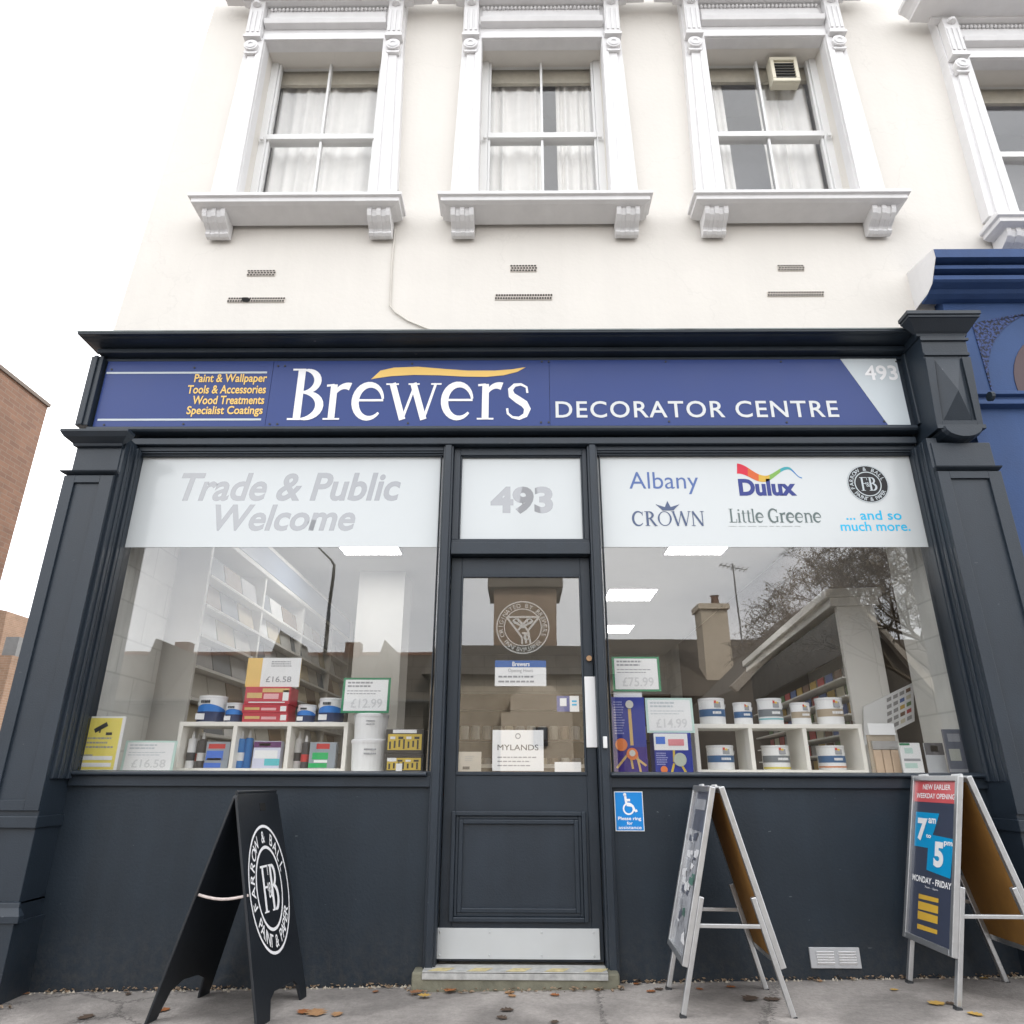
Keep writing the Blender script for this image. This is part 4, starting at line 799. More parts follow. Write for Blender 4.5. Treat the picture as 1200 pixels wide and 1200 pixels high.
price_card('white price card standing on the window bed beside the yellow notice', (144, 865, 205, 902), .16, BED, '£16.58', PALEB, pale=True)
# yellow cctv notice
x0, x1, z0, z1 = span(92, 839.5, 144, 901, .055)
yn = empty('cctv_notice', 'yellow camera surveillance notice in the corner of the window', 'notice'); x0, x1 = at(84, 900, .06).x+.01, at(137, 900, .06).x
MB().box(x0, x1, .055, .06, BED, z1).build('notice_sheet', CARD, yn); YP = mat('notice_yellow', (.80, .69, .14), .5)
patch(yn, x0, x1, BED, z1, .08, .93, .04, .97, .055, YP, 'notice_face')
h = z1-BED; w_ = x1-x0; b = MB(); o = Vec((x0+w_*.48, .0535, BED+h*.8)); b.obox(o, Vec((.85, 0, .5)), Vec((-.5, 0, .85)), OUT, -.042, .034, -.011, .013, 0, .001); b.obox(o+Vec((.03, 0, -.03)), X, Z, OUT, 0, .034, -.012, .003, 0, .001); b.obox(o+Vec((-.01, 0, -.03)), X, Z, OUT, 0, .008, -.0, .03, 0, .001); b.build('camera_symbol', DARKINK, yn)
b = MB(); lines(b, (x0+w_*.2, x0+w_*.85, BED+h*.4, BED+h*.64), .0535, 3, .2, 9); lines(b, (x0+w_*.12, x0+w_*.4, BED+h*.27, BED+h*.32), .0535, 1, .3, 2); b.build('print', INK, yn)
for v in (.09, .21): patch(yn, x0, x1, BED, z1, .13, .86, v, v+.07, .0535, CARD, 'blank_strip')
# cartridges and packs inside the compartments
CB = mat('cartridge_blue', (.01, .16, .45), .4); CW = mat('cartridge_white', (.68, .68, .68), .4); CK = mat('cartridge_dark', (.05, .05, .055), .4); CR_ = mat('cartridge_red', (.5, .03, .03), .4)
def cartridge(label, pxc, Y, pyt, m, m2, w_=.024):
    q = at(pxc, pyt, Y); root = empty('sealant_cartridge', label, 'cartridge', 'sealant cartridges in the cube shelf'); z = zi; h = q.z-z
    MB().lathe([(w_, z), (w_, z+h*.78), (w_*.8, z+h*.8)], q.x, Y, 14).build('barrel', m, root); MB().lathe([(w_*.45, z+h*.8), (w_*.4, z+h*.86), (w_*.18, z+h), (w_*.1, z+h)], q.x, Y, 10).build('nozzle', CW, root)
    MB().lathe([(w_*1.02, z+h*.2), (w_*1.02, z+h*.42)], q.x, Y, 14).build('label_band', m2, root)
cartridge('white sealant cartridge closest to the shelf side panel', 228, .38, 857, CW, CK); cartridge('grey sealant cartridge with a red band', 234, .43, 860, mat('cartridge_grey', (.3, .3, .3), .4), CR_); cartridge('dark sealant cartridge beside the blue sandpaper pack', 240, .39, 858, CK, CW)
cartridge('blue sealant cartridge standing first in the second compartment', 285, .38, 857, CB, CW); cartridge('taller blue sealant cartridge beside the purple pack', 294, .40, 856, CB, CB)
cartridge('white sealant cartridge in the third compartment', 352, .42, 857, CW, CK); cartridge('dark sealant cartridge with a red band beside the green pack', 360, .38, 862, CK, CR_)
def pack(label, px, Y, m, strips):
    r_, x0, x1, z0, z1 = boxy('filler_pack', label, 'pack', px, Y, .06, zi, m, 'packs in the cube shelf')
    for u0, u1, v0, v1, mm in strips: patch(r_, x0, x1, z0, z1, u0, u1, v0, v1, Y, mm)
PB = mat('pack_blue', (.05, .16, .6), .4); PP = mat('pack_purple', (.10, .02, .12), .4); PGN = mat('pack_green', (.02, .42, .12), .4); PGR = mat('pack_grey', (.28, .32, .36), .4)
pack('blue and white filler pack with a red top in the first compartment', (240, 872, 268, 903), .34, PGR, ((.1, .8, .74, .92, CR_), (.05, .75, .3, .66, PB), (.1, .7, .3, .38, CARD), (.0, .7, .02, .2, PB)))
pack('purple topped filler pack in the second compartment', (296, 871, 328, 903), .34, mat('pack_lilac', (.6, .62, .75), .4), ((0, 1, .76, .98, PP), (.2, .6, .82, .92, CARD), (.05, .9, .36, .66, CARD), (.45, 1, .1, .35, mat('pack_aqua', (.1, .5, .55), .4))))
pack('bright green and red filler pack in the third compartment', (362, 872, 393, 903), .34, PGR, ((.25, .75, .74, .94, CR_), (.12, .72, .34, .6, PGN), (.0, .7, .03, .2, PGN), (.2, .7, .22, .32, CARD)))
# screw boxes
zc = BED; YB = mat('box_black', (.03, .03, .028), .4); YY = mat('print_yellow', (.62, .45, .06), .5)
for k, (px, lb) in enumerate((((451, 881, 496, 903), 'lower black and yellow screw box beside the door post'), ((452, 851, 497, 880), 'upper black and yellow screw box stacked beside the door post'))):
    r_, x0, x1, z0, z1 = boxy('screw_box', lb, 'box', px, .22, .15, zc, YB, 'black and yellow screw boxes'); zc = z1+.001; q = random.Random(k)
    patch(r_, x0, x1, z0, z1, .06, .94, .16, .8, .22, YY)
    for i in range(7): patch(r_, x0, x1, z0, z1, .10+i*.12, .145+i*.12, .2+(i*7 % 3)*.04, .5+(i*5 % 4)*.03, .2185, YB)
    for i in range(4): patch(r_, x0, x1, z0, z1, .12+i*.21, .25+i*.21, .6, .7, .2185, YB if i % 2 else CARD)
    if k: patch(r_, x0, x1, z0, z1, .18, .8, .84, .98, .22, CARD)
    else: patch(r_, x0, x1, z0, z1, .06, .3, .62, .8, .218, CARD); patch(r_, x0, x1, z0, z1, .3, .46, .1, .5, .2175, CARD)
# blue light boxes in the second window
BB = mat('carton_blue', (.012, .03, .28), .4, .05)
def light_box(label, px, z0, kind):
    r_, x0, x1, za, zb_ = boxy('work_light_carton', label, 'carton', px, .14, .13, z0, BB, 'blue work light cartons'); w_, h = x1-x0, zb_-za; y = .1385
    P = lambda u, v: (x0+w_*u, za+h*v); b = MB()
    def leg(u0, v0, u1, v1, t_=.012):
        a, c_ = Vec((P(u0, v0)[0], 0, P(u0, v0)[1])), Vec((P(u1, v1)[0], 0, P(u1, v1)[1])); ribbon(b, [(a.x, a.z), (c_.x, c_.z)], [t_, t_], Vec((0, y, 0)), X, Z, OUT, .0004*len(b.f)/3, 0)
    if kind == 'tall':
        leg(.56, .36, .54, .84, .018); leg(.45, .26, .08, .07); leg(.6, .22, .95, .1); leg(.68, .26, .78, .02); leg(.5, .24, .55, .06)
        b.build('tripod_picture', GOLD, r_); b = MB(); disc(b, (P(.24, .37)[0], y-.004, P(.24, .37)[1]), X, Z, OUT, w_*.18); disc(b, (P(.55, .25)[0], y-.005, P(.55, .25)[1]), X, Z, OUT, w_*.17); b.build('orange_roundel', ORANGE, r_)
        b = MB(); disc(b, (P(.55, .26)[0], y-.008, P(.55, .26)[1]), X, Z, OUT, w_*.09); disc(b, (P(.54, .9)[0], y-.006, P(.54, .9)[1]), X, Z, OUT, w_*.12); b.build('lamp_picture', mat('print_silver', (.6, .6, .55), .5), r_)
        b = MB(); lines(b, (P(.06, 0)[0], P(.38, 0)[0], P(0, .5)[1], P(0, .95)[1]), y, 13, .26, 4); b.build('print', mat('print_lilac', (.3, .32, .6), .5), r_)
        patch(r_, x0, x1, za, zb_, .0, 1, .0, .34, .1395, mat('carton_indigo', (.035, .012, .2), .4), lift=.0006)
    else:
        leg(.5, .28, .52, .6); leg(.5, .25, .42, .02); leg(.7, .2, .8, .02); b.build('tripod_picture', YY, r_)
        b = MB(); disc(b, (P(.66, .34)[0], y-.005, P(.66, .34)[1]), X, Z, OUT, w_*.17); b.build('lamp_picture', mat('lamp_green_grey', (.45, .5, .42), .5), r_)
        b = MB(); disc(b, (P(.22, .04)[0], y-.003, P(.22, .1)[1]), X, Z, OUT, w_*.09); b.build('orange_roundel', ORANGE, r_)
        patch(r_, x0, x1, za, zb_, .0, .9, .57, .98, .139, CARD); patch(r_, x0, x1, za, zb_, .38, .8, .68, .84, .1375, mat('print_rose', (.7, .25, .28), .5), lift=.0008); patch(r_, x0, x1, za, zb_, .05, .3, .72, .9, .1375, PB, lift=.0008)
        b = MB(); lines(b, (P(.04, 0)[0], P(.36, 0)[0], P(0, .2)[1], P(0, .52)[1]), y, 6, .26, 4); b.build('print', MATS['print_lilac'], r_)
    return zb_
zt_ = light_box('tall blue carton with a tripod work light picture next to the door', (718, 815, 757, 904.5), BED, 'tall')
zt2_ = light_box('short blue carton with a round lamp picture beside the tall one', (767, 856.5, 811, 904.5), BED, 'short')
price_card('dark green framed price card above the tall blue carton', (717.5, 765, 773.5, 806), .15, zt_+.033, '£75.99', GREENB)
fl = MB(); x0, x1, za, zb_ = span(719, 807.5, 752, 815, .16); fl.box(x0, x1, .16, .166, zt_, zt_+.033); tag(fl.build('folded_label', CARD), 'small folded white label lying on top of the tall blue carton', 'label')
price_card('pale framed price card standing on the short blue carton', (757, 815, 812.5, 856), .15, zt2_, '£14.99', PALEB, pale=True)
# brushes, cards and small packs at the far end
br = empty('brush_pack', 'pack of three wooden handled paint brushes by the cube shelf end', 'brush pack'); x0, x1, z0, z1 = span(1021, 861, 1054, 903, .28)
MB().box(x0, x1, .30, .31, BED, z1).build('backing_card', mat('brush_card', (.42, .36, .28), .6, .1), br)
for k in range(3):
    u = x0+(x1-x0)*(.12+.3*k); MB().box(u, u+.045, .285, .3, BED+.002, BED+(z1-BED)*.62).build('brush_handle', mat('beech', (.56, .42, .30), .5, .1), br, bevel=.004); MB().box(u-.002, u+.047, .283, .301, BED+(z1-BED)*.63, BED+(z1-BED)*.84).build('ferrule', ALU, br)
wc = MB(); x0, x1, za, zb_ = span(1019, 848, 1050, 861.5, .28); wc.obox((x0, .29, z1), X, Vec((0, .1, 1)), Vec((0, 1, 0)), 0, x1-x0, 0, zb_-za, 0, .004); tag(wc.build('ticket', CARD), 'small white ticket propped on the brush pack', 'ticket')
def leaflet(label, px, Y, m, prints):
    r_, x0, x1, z0, z1 = boxy('leaflet', label, 'leaflet', px, Y, .012, BED, m, 'leaflets in the window corner')
    for u0, u1, v0, v1, mm in prints: patch(r_, x0, x1, z0, z1, u0, u1, v0, v1, Y, mm)
leaflet('white and green colour leaflet beside the paint brushes', (1056, 866, 1080, 903), .2, CARD, ((.0, .5, .92, .99, GREENB), (.2, .6, .66, .84, PALEB), (.1, .9, .42, .5, INK), (.1, .7, .2, .36, PALEB)))
leaflet('pale grey leaflet with a dark emblem top', (1085, 866, 1107, 903), .2, mat('leaflet_grey', (.46, .48, .5), .5), ((0, 1, .62, 1, mat('leaflet_dark', (.1, .1, .11), .5)), (.3, .7, .72, .92, INK)))
leaflet('large slate grey leaflet in the window corner', (1108, 850, 1140, 903), .12, mat('leaflet_slate', (.13, .14, .17), .5), ((.15, .6, .72, .9, INK), (.1, .5, .3, .56, mat('leaflet_stone', (.42, .43, .38), .5)), (0, .9, .05, .12, INK)))
# notices behind the door glass
DY = .066
def door_card(name, label, cat, px, m, th=.002, Y=DY):
    x0, x1, z0, z1 = span(*px, Y); root = empty(name, label, cat); MB().box(x0, x1, Y, Y+th, z0, z1).build('sheet', m, root); return root, x0, x1, z0, z1
def fr_box(x0, x1, z0, z1, u0, u1, v0, v1): return (x0+(x1-x0)*u0, x0+(x1-x0)*u1, z0+(z1-z0)*v0, z0+(z1-z0)*v1)
r_, *q = door_card('opening_hours_sign', 'white opening hours notice with a blue heading on the door glass', 'notice', (580, 774, 640, 804), CARD); patch(r_, *q, 0, 1, .73, 1, DY, mat('heading_blue', (.01, .1, .36), .5), 'heading')
b = MB(); text_xz(b, 'Brewers', fr_box(*q, .34, .68, .77, .95), DY-.0015, bold=.02); b.build('lettering', CARD, r_); b = MB(); text_xz(b, 'Opening Hours', fr_box(*q, .26, .74, .5, .68), DY-.001); lines(b, fr_box(*q, .07, .95, .08, .46), DY-.001, 2, .18, 3); b.build('print', INK, r_)
r_, *q = door_card('brand_card', 'square white brand card low on the door glass', 'card', (577, 855.5, 637, 903.5), CARD)
b = MB(); text_xz(b, 'MYLANDS', fr_box(*q, .1, .9, .5, .64), DY-.001, bold=.0); b.build('lettering', DARKINK, r_); b = MB(); lines(b, fr_box(*q, .1, .9, .08, .38), DY-.001, 3, .14, 6); ring(b, (q[0]*.5+q[1]*.5, DY, q[2]+(q[3]-q[2])*.85), X, Z, OUT, .013, .006, .001, 14); b.build('print', INK, r_)
r_, *q = door_card('payment_sticker', 'small dark blue and pale sticker at the edge of the door glass', 'sticker', (652.5, 815.5, 678.5, 834), CARD); patch(r_, *q, 0, .58, 0, 1, DY, mat('sticker_blue', (.012, .04, .25), .5)); patch(r_, *q, .14, .44, .35, .85, DY-.001, CARD); patch(r_, *q, .68, .9, .6, .72, DY, CY); patch(r_, *q, .68, .9, .38, .5, DY, CY)
r_, *q = door_card('small_card', 'small cream card in the bottom corner of the door glass', 'card', (537, 881, 564, 904), mat('cream_card', (.45, .42, .36), .5)); patch(r_, *q, .2, .5, .1, .25, DY, DARKINK); b = MB(); lines(b, fr_box(*q, .3, .7, .5, .8), DY-.001, 3, .14, 6); b.build('print', INK, r_)
r_, *q = door_card('blank_label', 'blank white label at the foot of the door glass', 'label', (650, 893, 681, 904.5), CARD)
# accessibility sign on the stall riser
ax = empty('accessibility_sign', 'small blue wheelchair access sign screwed to the charcoal panel beside the door', 'sign'); x0, x1, z0, z1 = span(720.5, 927.5, 754, 974, -.004)
MB().box(x0, x1, -.006, -.0002, z0, z1).build('sign_plate', CARD, ax); AB = mat('access_blue', (.0, .22, .62), .45, .03); MB().box(x0+.004, x1-.004, -.0075, -.0061, z0+.004, z1-.004).build('sign_face', AB, ax)
w_, h = x1-x0, z1-z0; b = MB(); o = Vec((x0, -.0076, z0)); pt = lambda u, v: (w_*u, h*v)
for a, c_ in (((.38, .9), (.42, .66)), ((.42, .66), (.62, .64)), ((.62, .64), (.7, .5)), ((.7, .5), (.78, .52)), ((.4, .78), (.55, .78))): ribbon(b, [pt(*a), pt(*c_)], [.012, .012], o, X, Z, OUT, .0005+.0002*len(b.f), 0)
disc(b, o+X*w_*.37+Z*h*.92, X, Z, OUT, .008, .0005); ring(b, o+X*w_*.48+Z*h*.56, X, Z, OUT, .026, .008, .0004, 24); b.build('wheelchair_symbol', WHITE, ax)
b = MB(); text_xz(b, 'Please ring', fr_box(x0, x1, z0, z1, .1, .9, .25, .36), -.0082, bold=.02); text_xz(b, 'for', fr_box(x0, x1, z0, z1, .4, .6, .16, .24), -.0082, bold=.02); text_xz(b, 'assistance', fr_box(x0, x1, z0, z1, .1, .9, .05, .13), -.0082, bold=.01); b.build('lettering', WHITE, ax)
# ------------------------------------------------------------------ pavement boards
def frame_board(name, label, cx, cy, width, length, z0, ztop, rot, kind):
    """aluminium poster stand: two framed panels hinged at the top"""
    root = empty(name, label, 'pavement sign'); M = Matrix.Rotation(rot, 3, 'Z'); ux = M @ X; uy = M @ Y_
    base = Vec((cx, cy, 0)); hgt = ztop-z0; foot = width/2
    for sg in (-1, 1):
        top = base+ux*sg*.018+Z*ztop; down = (ux*sg*(foot-.018)-Z*hgt); Ln = down.length; V = down/Ln; Nn = (ux*sg*hgt+Z*(foot-.018)).normalized(); O = top-uy*length/2
        pl = Ln*.80; t_ = .026
        fr_ = MB(); fr_.obox(O, uy, V, Nn, 0, t_, 0, pl, -.012, .014); fr_.obox(O, uy, V, Nn, length-t_, length, 0, pl, -.012, .014); fr_.obox(O, uy, V, Nn, t_, length-t_, 0, t_, -.0119, .0139); fr_.obox(O, uy, V, Nn, t_, length-t_, pl-t_, pl, -.0119, .0139)
        fo_ = fr_.build('poster_frame', ALU, root, bevel=.003)
        MB().obox(O, uy, V, Nn, t_-.002, length-t_+.002, t_-.002, pl-t_+.002, -.011, -.006).build('backing_board', HARDB, root)
        yield_face = (O+uy*t_+V*(pl-t_), uy*(length-2*t_), -V*(pl-2*t_), Nn)
        for e in (t_*.5, length-t_*.5):
            lg = MB(); lg.obox(O, uy, V, Nn, e-.013, e+.013, pl*.62, Ln-.012, -.034, -.0125); lg.build('leg', ALU, root, bevel=.003)
            lg = MB(); lg.obox(O, uy, V, Nn, e-.015, e+.015, Ln-.012, Ln+.002, -.036, -.011); lg.build('foot_cap', DARKINK, root)
        poster(root, yield_face, kind if sg == -1 else 'back')
    zz = z0+.335*hgt/.9
    for e in (-length/2+.013, length/2-.013):
        w2 = foot*(ztop-zz)/hgt; b_ = MB(); b_.obox(base+uy*e+Z*zz, ux, uy, Z, -w2+.0, w2-.0, -.009, .009, -.008, .008); b_.build('stretcher', ALU, root, bevel=.002)
    hg = MB()
    for e in (-length*.35, length*.35): hg.tube([base+uy*(e-.04)+Z*(ztop+.004), base+uy*(e+.04)+Z*(ztop+.002)], .007, 8)
    hg.build('hinge', ALU2, root); return root
PG = mat('poster_navy', (.045, .055, .09), .35, .06, 4, coat=.6); PR = mat('poster_red', (.62, .10, .11), .35, .03, coat=.5); PC = mat('poster_cyan', (.0, .30, .60), .35, .03, coat=.5); PY = mat('poster_yellow', (.68, .42, .05), .35, .05, coat=.5); PGY = mat('poster_pale', (.46, .47, .50), .35, .25, 7, coat=.5); PDK = mat('poster_dusk', (.13, .14, .18), .35, .3, 9, coat=.5); PGE = mat('poster_teal', (.12, .25, .20), .35, .3, 9, coat=.5)
def poster(root, face, kind):
    O, U, V, Nn = face; b_ = lambda: MB()
    def pq(u0, u1, v0, v1, m, nm='print', l=.0006): MB().add([O+U*u0+V*v0+Nn*l, O+U*u1+V*v0+Nn*l, O+U*u1+V*v1+Nn*l, O+U*u0+V*v1+Nn*l], [(0, 1, 2, 3)]).build(nm, m, root)
    # seen from outside u runs from the far end to the near end of the board
    F = lambda u: 1-u
    def ptx(s, u0, u1, v0, v1, m, l=.002, **k):
        q = MB(); text_on(q, s, O+U*F(u0)+V*v0, U*(u0-u1), V*(v1-v0), Nn, l, **k); q.build('lettering', m, root)
    def pp(pts, m, l=.001, nm='print'): MB().add([O+U*F(u)+V*v+Nn*l for u, v in pts], [tuple(range(len(pts)))]).build(nm, m, root)
    if kind == 'hours':
        MB().obox(O, U, V, Nn, 0, 1, 0, 1, -.006, 0).build('poster', PG, root); pp([(.0, .86), (1, .86), (1, 1), (0, 1)], PR)
        ptx('NEW EARLIER', .2, .86, .945, .98, WHITE, bold=.02); ptx('WEEKDAY OPENING', .05, .96, .885, .92, WHITE, bold=.02)
        pp([(.05, .56), (.4, .56), (.56, .72), (.62, .79), (.05, .79)], PC); pp([(.38, .42), (.92, .40), (.96, .64), (.4, .65)], PC, .0016)
        ptx('7', .12, .36, .6, .75, WHITE, .003, bold=.05); ptx('am', .38, .56, .72, .755, WHITE, .003, bold=.03); ptx('to', .34, .46, .625, .65, WHITE, .003, bold=.03); ptx('5', .54, .76, .45, .61, WHITE, .003, bold=.05); ptx('pm', .76, .95, .585, .62, WHITE, .003, bold=.03)
        ptx('MONDAY - FRIDAY', .05, .95, .335, .375, WHITE, bold=.03); ptx('7am - 5pm', .36, .66, .305, .32, WHITE)
        for k, v in enumerate((.23, .165, .105, .045)):
            pp([(.22, v), (.68, v+.01), (.68, v+.055-(.02 if k in (0, 3) else 0)), (.22, v+.05-(.02 if k in (0, 3) else 0))], PY)
    elif kind == 'pale':
        MB().obox(O, U, V, Nn, 0, 1, 0, 1, -.006, 0).build('poster', PGY, root); rnd = random.Random(4)
        pp([(0, .74), (1, .74), (1, 1), (0, 1)], PDK); pp([(.2, .88), (.8, .88), (.8, .95), (.2, .95)], PGY, .0016)
        for k in range(36):
            u, v = rnd.uniform(.03, .68), rnd.uniform(.05, .68); pp([(u, v), (u+rnd.uniform(.1, .3), v), (u+rnd.uniform(.1, .3), v+rnd.uniform(.03, .08)), (u, v+.04)], rnd.choice((PGE, WHITE, PGY, WHITE, PGY, PDK)), .001+.00012*k)
    else:
        MB().obox(O, U, V, Nn, 0, 1, 0, 1, -.006, 0).build('poster', PGY, root)
frame_board('poster_stand', 'aluminium poster stand with a pale faded poster seen almost edge on', .915, -.335, .50, .44, slope(.9), .905, R(-3), 'pale')
frame_board('poster_stand', 'aluminium poster stand with a navy poster of a red heading and blue time panels', 2.075, -.285, .50, .44, slope(2.08), .955, R(-1.5), 'hours')
# black wooden board with the white roundel
bb = empty('chalk_board', 'black wooden pavement board with a white ringed monogram and cut out feet', 'pavement sign')
rot = R(-9); M = Matrix.Rotation(rot, 3, 'Z'); ux, uy = M @ X, M @ Y_; base = Vec((-1.285, -.325, 0)); hb_, Lb = .87, .455
for s_ in (-1, 1):
    z0 = slope(-1.285+s_*.25); top = base+ux*s_*.006+Z*hb_; down = ux*s_*.25-Z*(hb_-z0); Ln = down.length; V = down/Ln; Nn = (ux*s_*(hb_-z0)+Z*.25).normalized()
    ol = [(-.2, .015), (-.185, 0), (.185, 0), (.2, .015), (.235, Ln), (.15, Ln), (.11, Ln*.935), (.05, Ln*.905), (-.12, Ln*.865), (-.15, Ln*.90), (-.16, Ln), (-.235, Ln)] if s_ > 0 else [(-.2, .015), (-.185, 0), (.185, 0), (.2, .015), (.235, Ln), (.15, Ln), (.13, Ln*.9), (.06, Ln*.87), (-.06, Ln*.86), (-.13, Ln*.89), (-.165, Ln), (-.235, Ln)]
    fl_ = MB(); n = len(ol)
    if s_ > 0: ol = [(-.2, .015), (-.185, 0), (.185, 0), (.2, .015), (.235, Ln*.97), (.225, Ln), (.17, Ln), (.15, Ln*.925), (.12, Ln*.905), (-.06, Ln*.90), (-.1, Ln*.925), (-.125, Ln), (-.235, Ln)]
    n = len(ol); hub = len(ol)
    fl_.extr(ol, top, uy, V, Nn, -.012, .0); fl_.build('board_panel', BLACKB, bb, bevel=.003)
    if s_ > 0:
        hole = MB(); hole.obox(top, uy, V, Nn, .0, .055, .05, .085, .0003, .0012); hole.build('hand_hole', mat('hole_black', (.002, .002, .002), .9), bb, bevel=.0)
        roundel('monogram', top+V*.425+Nn*.0005, uy, -V*1.5, Nn, .185, WHITE, bb)
hc = MB(); hc.tube([base-uy*.19+Z*(hb_+.004), base+uy*.19+Z*(hb_+.004)], .008, 8); hc.build('hinge_rail', BLACKB, bb)
rp = MB(); P0 = base-uy*.2-ux*.125+Z*.455; P1 = base-uy*.2+ux*.125+Z*.455
rp.tube([P0+(P1-P0)*t_-Z*.018*math.sin(math.pi*t_) for t_ in [i/8 for i in range(9)]], .006, 8); rp.build('tie_rope', mat('rope', (.55, .48, .45), .8, .2, 60), bb)
# ------------------------------------------------------------------ leaves and litter
LC = [mat('leaf_'+n_, c_, .8, .25, 40) for n_, c_ in (('brown', (.20, .09, .04)), ('tan', (.34, .19, .09)), ('rust', (.28, .10, .03)), ('ochre', (.42, .26, .06)), ('dark', (.07, .045, .03)))]
def leaf(x, y, s, m, lab, lift=.004):
    rnd = random.Random(int(x*1000)+int(y*777)); n = 9; a0 = rnd.uniform(0, 6.28); vs = []; O = Vec((x, y, slope(x)+lift))
    prof = [0, .16, .42, .24, .5, .28, .40, .12, 0]; s *= .82
    cu = rnd.uniform(.03, .14); pt_ = []
    for i in range(n): t_ = i/(n-1)-.5; pt_.append([(t_*1.0, q*(.75+.25*rnd.random()), cu*abs(q)*1.2+(.14*t_*t_)*rnd.choice((.6, 1))) for q in (-prof[i], 0, prof[i])])
    for row in pt_:
        for a, b_, c_ in row: vs.append(O+Vec(((a*math.cos(a0)-b_*math.sin(a0))*s, (a*math.sin(a0)+b_*math.cos(a0))*s, c_*s)))
    fs = []
    for i in range(n-1): fs += [(3*i, 3*i+1, 3*i+4, 3*i+3), (3*i+1, 3*i+2, 3*i+5, 3*i+4)]
    o_ = MB().add(vs, fs).build('fallen_leaf', m, smooth=True); tag(o_, lab, 'leaf', 'fallen leaves on the pavement'); return o_
def ground(px, py):
    d_ = fw+rt*((px-600)/FPX)+up*((600-py)/FPX); t_ = (slope(0)-EYEP.z)/(d_.z-.019*d_.x); return EYEP+d_*t_
LAB = 'curled brown fallen leaf lying on the pavement'
for px, py, s, mi in ((100, 1193, .10, 4), (370, 1188, .14, 1), (355, 1187, .09, 2), (395, 1190, .08, 1), (190, 1185, .09, 2), (540, 1158, .05, 1), (600, 1168, .06, 1), (525, 1154, .06, 2), (597, 1164, .07, 1), (650, 1167, .06, 2), (594, 1185, .08, 4), (588, 1194, .07, 4), (650, 1199, .06, 4), (700, 1161, .05, 1), (763, 1163, .06, 2), (772, 1160, .06, 4), (820, 1160, .05, 2), (857, 1158, .06, 2), (880, 1172, .12, 4), (905, 1172, .10, 4), (1098, 1177, .10, 3), (1115, 1177, .07, 4), (1143, 1190, .08, 3), (1048, 1161, .05, 3), (1150, 1146, .05, 3), (960, 1150, .05, 1), (30, 1165, .06, 0), (150, 1166, .05, 4), (440, 1163, .05, 0), (745, 1152, .05, 2)):
    g = ground(px, py); leaf(g.x, min(g.y, -.03), s, LC[mi], LAB)
for px, py, s, mi, lb in ((530, 1155, .09, 2, 'rust coloured leaf leaning against the end of the doorstep'), (497, 1170, .08, 3, 'ochre leaf in the small heap by the doorstep'), (488, 1166, .09, 0, 'dark brown leaf in the small heap by the doorstep')):
    g = ground(px, py); leaf(g.x, min(g.y, -.12 if g.x > -.52 else -.06), s, LC[mi], lb, .012)
lit = MB(); rnd = random.Random(11)
for k in range(520):
    x = rnd.uniform(-2.7, 2.9); y = -abs(rnd.gauss(0, .016))-.003; s = rnd.uniform(.004, .013)
    if -.53 < x < .49: y -= .11
    if x < -2.3 and y > -.3 or x > 2.42: y -= .25
    a = rnd.uniform(0, 6.28); z = slope(x)+.003+rnd.uniform(0, .012)
    P = [Vec((x+s*math.cos(a+q), y+s*.8*math.sin(a+q), z+rnd.uniform(-.004, .008))) for q in (0, 1.7, 3.1, 4.6)]; lit.add(P, [(0, 1, 2, 3)])
litm = mat('litter', (.20, .14, .09), .9, .8, 45); lo = lit.build('leaf_litter', litm); tag(lo, 'thin line of leaf crumbs and grit along the foot of the shopfront', 'litter', kind='stuff')
gv = MB()
for k in range(320):
    x = rnd.uniform(-2.7, 2.9); y = -abs(rnd.gauss(0, .012))-.006; s = rnd.uniform(.004, .011)
    if -.53 < x < .51: continue
    a = rnd.uniform(0, 6); gv.add([(x+s*math.cos(a+i*1.57), y+s*math.sin(a+i*1.57), slope(x)+.001) for i in range(4)]+[(x, y, slope(x)+s*1.1)], [(0, 1, 4), (1, 2, 4), (2, 3, 4), (3, 0, 4)])
tag(gv.build('grit', mat('pale_grit', (.38, .34, .28), .9, .5, 60)), 'pale grit and mortar crumbs in the joint under the charcoal panels', 'grit', kind='stuff')
# ------------------------------------------------------------------ buildings to the side
BR = brick_mat('brown_brick', (.17, .088, .054), (.13, .066, .042), (.165, .115, .085)); TANB = brick_mat('tan_brick', (.19, .115, .075), (.165, .10, .062), (.21, .16, .12))
bl = empty('brick_building', 'plain brown brick block end rising beyond the charcoal pilaster', 'building')
xb, yb0, zb0 = at(57, 473, 6); 
MB().box(xb-7, xb, -1.5, 6.0, -.2, zb0-.06).build('wall', BR, bl); MB().box(xb-7.02, xb+.025, -1.53, 6.03, zb0-.06, zb0).build('coping', mat('coping_dark', (.10, .075, .06), .8, .2), bl)
fh = empty('far_house', 'small tan brick house low on the skyline past the pilaster', 'house'); q = at(24, 768, 18); xq = q.x
MB().box(xq-5.2, xq-.25, 18, 24, -.2, q.z).build('wall', TANB, fh)
w_ = at(3, 800, 18); MB().box(xq-1.6, xq-.75, 17.97, 18.1, q.z-2.2, q.z-.75).build('window', mat('red_window', (.18, .05, .04), .5, .2), fh); MB().box(xq-1.65, xq-.7, 17.96, 18.1, q.z-.75, q.z-.62).build('lintel', CARD, fh)
MB().box(xq-.75, xq-.32, 18.2, 18.8, q.z, q.z+.62).build('chimney', mat('dark_lead', (.11, .11, .11), .7, .2), fh)
fg = empty('gable_house', 'brown gable end glimpsed between the brick block and the tan house', 'house'); q = at(11, 716, 24)
MB().poly([(q.x-3, -.2), (q.x, -.2), (q.x, q.z-1.6), (q.x-.1, q.z), (q.x-3, q.z+.6)], 24, 30).build('wall', TANB, fg)
